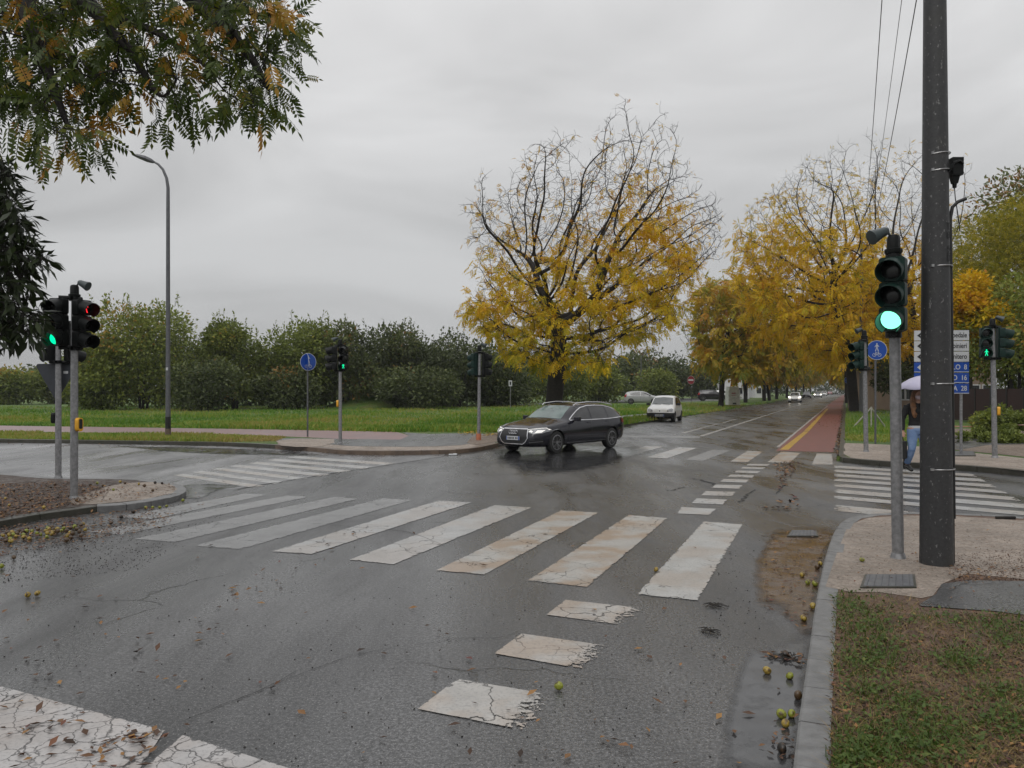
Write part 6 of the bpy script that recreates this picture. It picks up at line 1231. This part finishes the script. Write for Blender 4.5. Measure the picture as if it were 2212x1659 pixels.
def dress_hatch(t_, body, patch, strip, S, W, L):
    common(t_, body, patch, strip, S, W, L, [(-.62, .98), (0, 1.0), (.62, .98), (.5, 1.36), (0, 1.39), (-.5, 1.36)], [[(.85, 1.0), (.35, 1.29), (-.15, 1.36), (-.18, .98)], [(-.24, 1.36), (-.9, 1.33), (-1.3, 1.22), (-1.38, 1.12), (-1.1, 1.0), (-.26, .98)]], [(.48, .68), (.80, .70), (.82, .85), (.62, .82)], S.get('lamp', m_headoff))
    patch('grille', [(-.4, .30), (.4, .30), (.45, .5), (-.45, .5)], 'F', m_trim, .006)
    for ax in 'LR': strip('door_gap', [(.95, .95), (.95, .3)], ax, .01, m_black, .003); strip('door_gap', [(-.2, .95), (-.22, .3)], ax, .01, m_black, .003)
hatch = dict(L=4.0, W=1.72, r=.31, wheels=(1.25, -1.26), round=.28, roofw=.72, mirror=(.80, 1.02), plate=.5,
    top=[(-2.0, .62), (-1.97, .9), (-1.88, 1.15), (-1.7, 1.36), (-1.2, 1.46), (-.5, 1.50), (.1, 1.46), (.5, 1.34), (1.1, 1.02), (1.35, .97), (1.75, .84), (1.93, .70), (2.0, .50)], belt=[(-2.0, .6), (-1.85, 1.0), (-1.2, .95), (1.0, .92), (1.6, .82), (2.0, .46)], bot=[(-2.0, .32), (-1.6, .2), (1.6, .2), (2.0, .27)],
    rearw=[(-.5, 1.05), (.5, 1.05), (.42, 1.36), (-.42, 1.36)], tail=[(.55, .8), (.78, .8), (.75, 1.1), (.6, 1.1)], tails=[(-1.97, .8), (-1.78, .82), (-1.74, 1.05), (-1.88, 1.08)], dress=dress_hatch)
b = P(1387, 873.5, HD); b.z = HD + .006
car('hatchback', 'silver grey hatchback on the side road beyond the grass', b, Vector((1, -.12, 0)), p_silver, dict(hatch), sc=1.04)
suv = dict(hatch); b = P(1538, 866, HD); b.z = HD + .006
car('suv', 'dark hatchback parked half behind the first left avenue trunk', b, Vector((1, -.1, 0)), p_dark, suv, sc=b.y / 98 * .94)
b = P(1572, 863.5, HD); b.z = HD + .004
car('parked_car', 'white car parked behind the dark hatchback and the avenue trunk', b, Vector((1, -.15, 0)), p_white, dict(hatch), sc=1.15)
hf = dict(hatch); hf['lamp'] = m_headfar; av = Vector((-.40, -.917, 0))
for lb, x, y, pt, sp, s in [('silver car coming down the avenue with bright headlights, nearest of the oncoming line', 1718, 869.5, p_white, hf, 1.0), ('dark car behind the nearest oncoming car', 1743, 860.5, p_dark, dict(hatch), 1.0), ('far oncoming car with two bright headlights', 1767, 859, p_silver, hf, 1.0), ('far pale car behind the one with bright headlights', 1780, 855.5, p_white, dict(hatch), 1.0), ('farthest reddish car at the end of the avenue', 1793, 853, p_red, dict(hatch), 1.0)]:
    b = P(x, y); car('oncoming_car', lb, b, av, pt, sp, group='cars on the avenue', sc=s)

# ---------------------------------------------------------------- people
m_skin = M('skin', (.42, .24, .17), (.36, .2, .14), 8, .5); m_knit = M('black_knit', (.008, .008, .009), None, 20, .85, bmp=.3); m_jeans = M('blue_jeans', (.10, .17, .32), (.18, .26, .42), 5, .8, bmp=.2, bscale=80); m_hair = M('brown_hair', (.10, .045, .018), (.20, .09, .035), 14, .55, bmp=.6, bscale=30)
m_mask = M('pale_mask', (.52, .42, .45), None, 5, .7); m_umb = M('lilac_umbrella', (.36, .34, .46), (.42, .40, .50), 3, .45); m_boot = M('black_boot', (.008, .008, .008), None, 5, .5)
def voxel(o, size=.012, it=4):
    r = o.modifiers.new('r', 'REMESH'); r.mode = 'VOXEL'; r.voxel_size = size; r.use_smooth_shade = True; s = o.modifiers.new('s', 'SMOOTH'); s.factor = .5; s.iterations = it; dg = bpy.context.evaluated_depsgraph_get(); me = bpy.data.meshes.new_from_object(o.evaluated_get(dg)); o.modifiers.clear(); o.data = me; me.polygons.foreach_set('use_smooth', [True] * len(me.polygons)); return o
def ell(mb, c, r, n=14, k=9):
    c = Vector(c); vs = []
    for j in range(k + 1):
        a = math.pi * j / k
        for i in range(n): b = 2 * math.pi * i / n; vs.append(c + Vector((r[0] * math.sin(a) * math.cos(b), r[1] * math.sin(a) * math.sin(b), r[2] * math.cos(a))))
    mb.add(vs, [(j * n + i, j * n + (i + 1) % n, (j + 1) * n + (i + 1) % n, (j + 1) * n + i) for j in range(k) for i in range(n)])
def person(label, loc, rz, s=1.0, umbrella=True):
    "about 1.70 m tall, facing -y, walking"
    t_ = thing('person', label, 'person', loc, rz); t_.scale = (s,) * 3; bd = MB()
    # joints: x<0 is her right side (picture left)
    hipR, kneeR, ankR = Vector((-.09, 0, .90)), Vector((-.115, -.02, .50)), Vector((-.11, .16, .17)); hipL, kneeL, ankL = Vector((.09, 0, .90)), Vector((.095, -.10, .50)), Vector((.07, -.12, .09))
    shR, elR, wrR = Vector((-.185, 0, 1.38)), Vector((-.262, .03, 1.10)), Vector((-.285, -.03, .87)); shL, elL, wrL = Vector((.185, 0, 1.38)), Vector((.22, -.06, 1.12)), Vector((.13, -.24, 1.26))
    bd.tube([(0, 0, .84), (0, 0, .93), (0, -.005, 1.06), (0, -.01, 1.22), (0, 0, 1.36), (0, .0, 1.42)], [.135, .158, .125, .145, .155, .08], 16, sy=.68); ell(bd, (0, .01, 1.375), (.19, .075, .06))
    bd.tube([(0, .005, 1.38), (0, -.01, 1.50)], [.055, .05], 12); ell(bd, (0, -.02, 1.59), (.072, .092, .112)); ell(bd, (0, -.045, 1.535), (.05, .055, .05)); bd.tube([(0, -.105, 1.60), (0, -.125, 1.565), (0, -.108, 1.553)], [.010, .014, .008], 8)
    for sx in (-1, 1): ell(bd, (sx * .074, -.01, 1.59), (.012, .02, .03), 8, 5); ell(bd, (sx * .07, -.09, 1.27), (.06, .05, .06), 10, 6)
    for h_, k_, a_, toe in ((hipR, kneeR, ankR, -.25), (hipL, kneeL, ankL, .0)):
        bd.tube([h_ + Vector((0, 0, .03)), h_.lerp(k_, .5), k_, k_.lerp(a_, .35), a_], [.088, .074, .052, .053, .035], 14); d = Vector((0, -1, toe)).normalized(); bd.tube([a_ + Vector((0, .04, -.04)), a_ + d * .08 + Vector((0, 0, -.055)), a_ + d * .18 + Vector((0, 0, -.065))], [.035, .035, .022], 10)
    def hand(w_, el, curl, grip):
        d = (w_ - el).normalized(); side = Vector((1, 0, 0)) if abs(d.x) < .8 else Vector((0, 1, 0)); side = (side - d * side.dot(d)).normalized() if not grip else Vector((0, 0, 1)).cross(d).normalized(); n_ = d.cross(side)
        bd.tube([w_, w_ + d * .045, w_ + d * .09], [.022, .034, .032], 10, sy=.6)
        up = Vector((0, -1, 0)) if not grip else n_
        for k, L in enumerate((.062, .072, .068, .054)):
            b_ = w_ + d * .088 + side * ((k - 1.5) * .019 if not grip else 0) + (n_ * ((k - 1.5) * .019) if grip else Vector()); c1 = b_ + d * L * .5; c2 = c1 + (d * .5 + curl).normalized() * L * .4; c3 = c2 + curl.normalized() * L * .35; bd.tube([b_ - d * .02, b_, c1, c2, c3], [.009, .0088, .008, .0075, .006], 8)
        b_ = w_ + d * .03 + side * .030; bd.tube([b_, b_ + side * .02 + d * .025 + curl * .01, b_ + side * .012 + d * .052 + curl * .02], [.011, .010, .008], 8)
    for s_, e_, w_ in ((shR, elR, wrR), (shL, elL, wrL)): bd.tube([s_, s_.lerp(e_, .5), e_, e_.lerp(w_, .4), w_], [.048, .042, .034, .033, .022], 12)
    hand(wrR, elR, Vector((.35, -.2, .5)), False); hand(wrL, elL, Vector((-.7, -.3, .1)), True)
    body = bd.build('body', m_skin, t_); voxel(body, .009, 3)
    # eyes under brows
    mb = MB()
    for sx in (-1, 1): ell(mb, (sx * .030, -.1035, 1.597), (.012, .006, .006), 8, 5)
    mb.build('eyes', m_black, body); mb = MB()
    for sx in (-1, 1): mb.tube([(sx * .014, -.108, 1.618), (sx * .032, -.106, 1.622), (sx * .05, -.096, 1.615)], .004, 5)
    mb.build('brows', m_hair, body)
    c_ = MB(); c_.tube([(0, 0, .965), (0, 0, 1.06), (0, -.01, 1.22), (0, 0, 1.36), (0, 0, 1.425)], [.165, .15, .165, .17, .085], 18, sy=.72); ell(c_, (0, .01, 1.375), (.205, .09, .075))
    for sx in (-1, 1): ell(c_, (sx * .07, -.085, 1.27), (.07, .06, .07), 10, 6)
    for s_, e_, w_ in ((shR, elR, wrR), (shL, elL, wrL)): c_.tube([s_, s_.lerp(e_, .5), e_, e_.lerp(w_, .5), e_.lerp(w_, .96)], [.062, .056, .048, .045, .036], 12)
    voxel(c_.build('jumper', m_knit, t_), .012, 4)
    mb = MB(); mb.tube([(0, 0, .925), (0, 0, .975)], [.160, .158], 20, sy=.74); mb.build('shirt_hem', m_signwhite, t_, smooth=True)
    j = MB(); j.tube([(0, 0, .80), (0, 0, .88), (0, 0, .955)], [.12, .163, .150], 18, sy=.76)
    for h_, k_, a_ in ((hipR, kneeR, ankR), (hipL, kneeL, ankL)): j.tube([h_ + Vector((0, 0, .0)), h_.lerp(k_, .5), k_, k_.lerp(a_, .4), k_.lerp(a_, .93)], [.097, .086, .064, .064, .050], 14)
    voxel(j.build('jeans', m_jeans, t_), .012, 3)
    for a_, toe in ((ankR, -.25), (ankL, 0)):
        d = Vector((0, -1, toe)).normalized(); mb = MB(); mb.tube([a_ + Vector((0, .02, .13)), a_ + Vector((0, .02, .0))], [.052, .050], 14); mb.tube([a_ + Vector((0, .05, -.035)), a_ + d * .06 + Vector((0, 0, -.035)), a_ + d * .15 + Vector((0, 0, -.055)), a_ + d * .19 + Vector((0, 0, -.065))], [.05, .052, .040, .025], 12, sy=.9); mb.box(a_ + Vector((0, .06, -.07)), (.06, .06, .045)); voxel(mb.build('boot', m_boot, t_), .010, 2)
    h = MB(); ell(h, (0, .012, 1.625), (.088, .102, .105)); h.tube([(0, .05, 1.62), (0, .085, 1.45), (0, .09, 1.25)], [.085, .10, .07], 12, sy=.6)
    for sx in (-1, 1): h.tube([(sx * .055, -.03, 1.66), (sx * .088, -.02, 1.56), (sx * .105, -.03, 1.44), (sx * .115, -.085, 1.33), (sx * .105, -.10, 1.20), (sx * .10, -.095, 1.13)], [.028, .036, .05, .06, .05, .022], 10, sy=.7)
    hh = h.build('hair', m_hair, t_); voxel(hh, .012, 2)
    mb = MB(); vs = []
    for j_, z in enumerate((1.505, 1.535, 1.565, 1.582)):
        for i in range(9): a = math.radians(-70 + 140 * i / 8); rr = (.072 + .006 * (j_ in (1, 2)), .104 + .012 * (1 if j_ in (1, 2) else 0) * math.cos(a)); vs.append((rr[0] * math.sin(a) * (1 if j_ else .75), -.02 - rr[1] * math.cos(a), z))
    mb.add(vs, [(j_ * 9 + i, j_ * 9 + i + 1, (j_ + 1) * 9 + i + 1, (j_ + 1) * 9 + i) for j_ in range(3) for i in range(8)]); mk = mb.build('face_mask', m_mask, t_, smooth=True); sd = mk.modifiers.new('t', 'SOLIDIFY'); sd.thickness = .004
    return t_, wrR, wrL
b = P(1982, 1023); pw, wr, wl = person('woman in black jumper and light jeans walking on the right zebra under a lilac umbrella', (b.x, b.y, 0), .05, 1.05); pw.scale = (1.2, 1.12, 1.05)
s = 1.05; B0 = Vector((b.x, b.y, 0))
# bag in her right hand
bag = thing('bag', 'large black bag hanging from the walking woman\'s hand', 'bag', B0 + Vector((-.335, .03, .30)) * s); mb = MB(); mb.prism(rect_poly(.26, .14, .05, 4), 0, .38); mb.build('body', m_boot, bag, bevel=.02)
mb = MB(); mb.tube([(-.09, 0, .37), (-.07, -.01, .46), (-.01, -.03, .50), (.04, -.02, .46), (.07, 0, .37)], .010, 8); mb.build('handle', m_boot, bag, smooth=True)
# umbrella
um = thing('umbrella', 'pale lilac umbrella held over the woman on the zebra', 'umbrella', B0 + Vector((wl.x, wl.y - .02, wl.z)) * s); mb = MB(); mb.tube([(-.03, -.05, -.12), (-.03, -.05, 0), (-.06, .16, .70)], .009, 8); mb.build('shaft', m_galv, um, smooth=True)
mb = MB(); n = 8; rad_ = .56; tp = Vector((-.06, .17, .77)); vs = [tp]; prof = [(.25, -.03), (.5, -.09), (.75, -.18), (1.0, -.31)]
for q, z in prof:
    for i in range(n * 4):
        a = 2 * math.pi * i / (n * 4); sag = 1 - .05 * (1 - abs(math.cos(a * n / 2))) * q; vs.append(tp + Vector((rad_ * q * math.cos(a) * sag, rad_ * q * math.sin(a) * sag, z + .03 * (1 - abs(math.cos(a * n / 2))) * q)))
m4 = n * 4; mb.add(vs, [(0, 1 + i, 1 + (i + 1) % m4) for i in range(m4)] + [(1 + j * m4 + i, 1 + (j + 1) * m4 + i, 1 + (j + 1) * m4 + (i + 1) % m4, 1 + j * m4 + (i + 1) % m4) for j in range(3) for i in range(m4)]); cnp = mb.build('canopy', m_umb, um, smooth=25); sd = cnp.modifiers.new('t', 'SOLIDIFY'); sd.thickness = .002
for i in range(n):
    a = 2 * math.pi * i / n; mb = MB(); mb.tube([tp + Vector((rad_ * q * math.cos(a), rad_ * q * math.sin(a), z - .006)) for q, z in [(0, 0)] + prof], .003, 5); mb.build('rib', m_galvd, cnp)
# ---------------------------------------------------------------- damp air
mb = MB(); mb.box((0, 0, 19.0), (3400, 3400, 41)); hz = mb.build('haze', None); hz.data.materials.clear(); hm = bpy.data.materials.new('haze'); hm.use_nodes = True; t = hm.node_tree; t.nodes.clear(); o = t.nodes.new('ShaderNodeOutputMaterial'); v = t.nodes.new('ShaderNodeVolumePrincipled')
v.inputs['Color'].default_value = (.8, .81, .83, 1); v.inputs['Density'].default_value = .00038; v.inputs['Anisotropy'].default_value = .2; t.links.new(v.outputs[0], o.inputs['Volume']); hz.data.materials.append(hm); tag(hz, kind='stuff', label='thin damp haze over the whole junction')
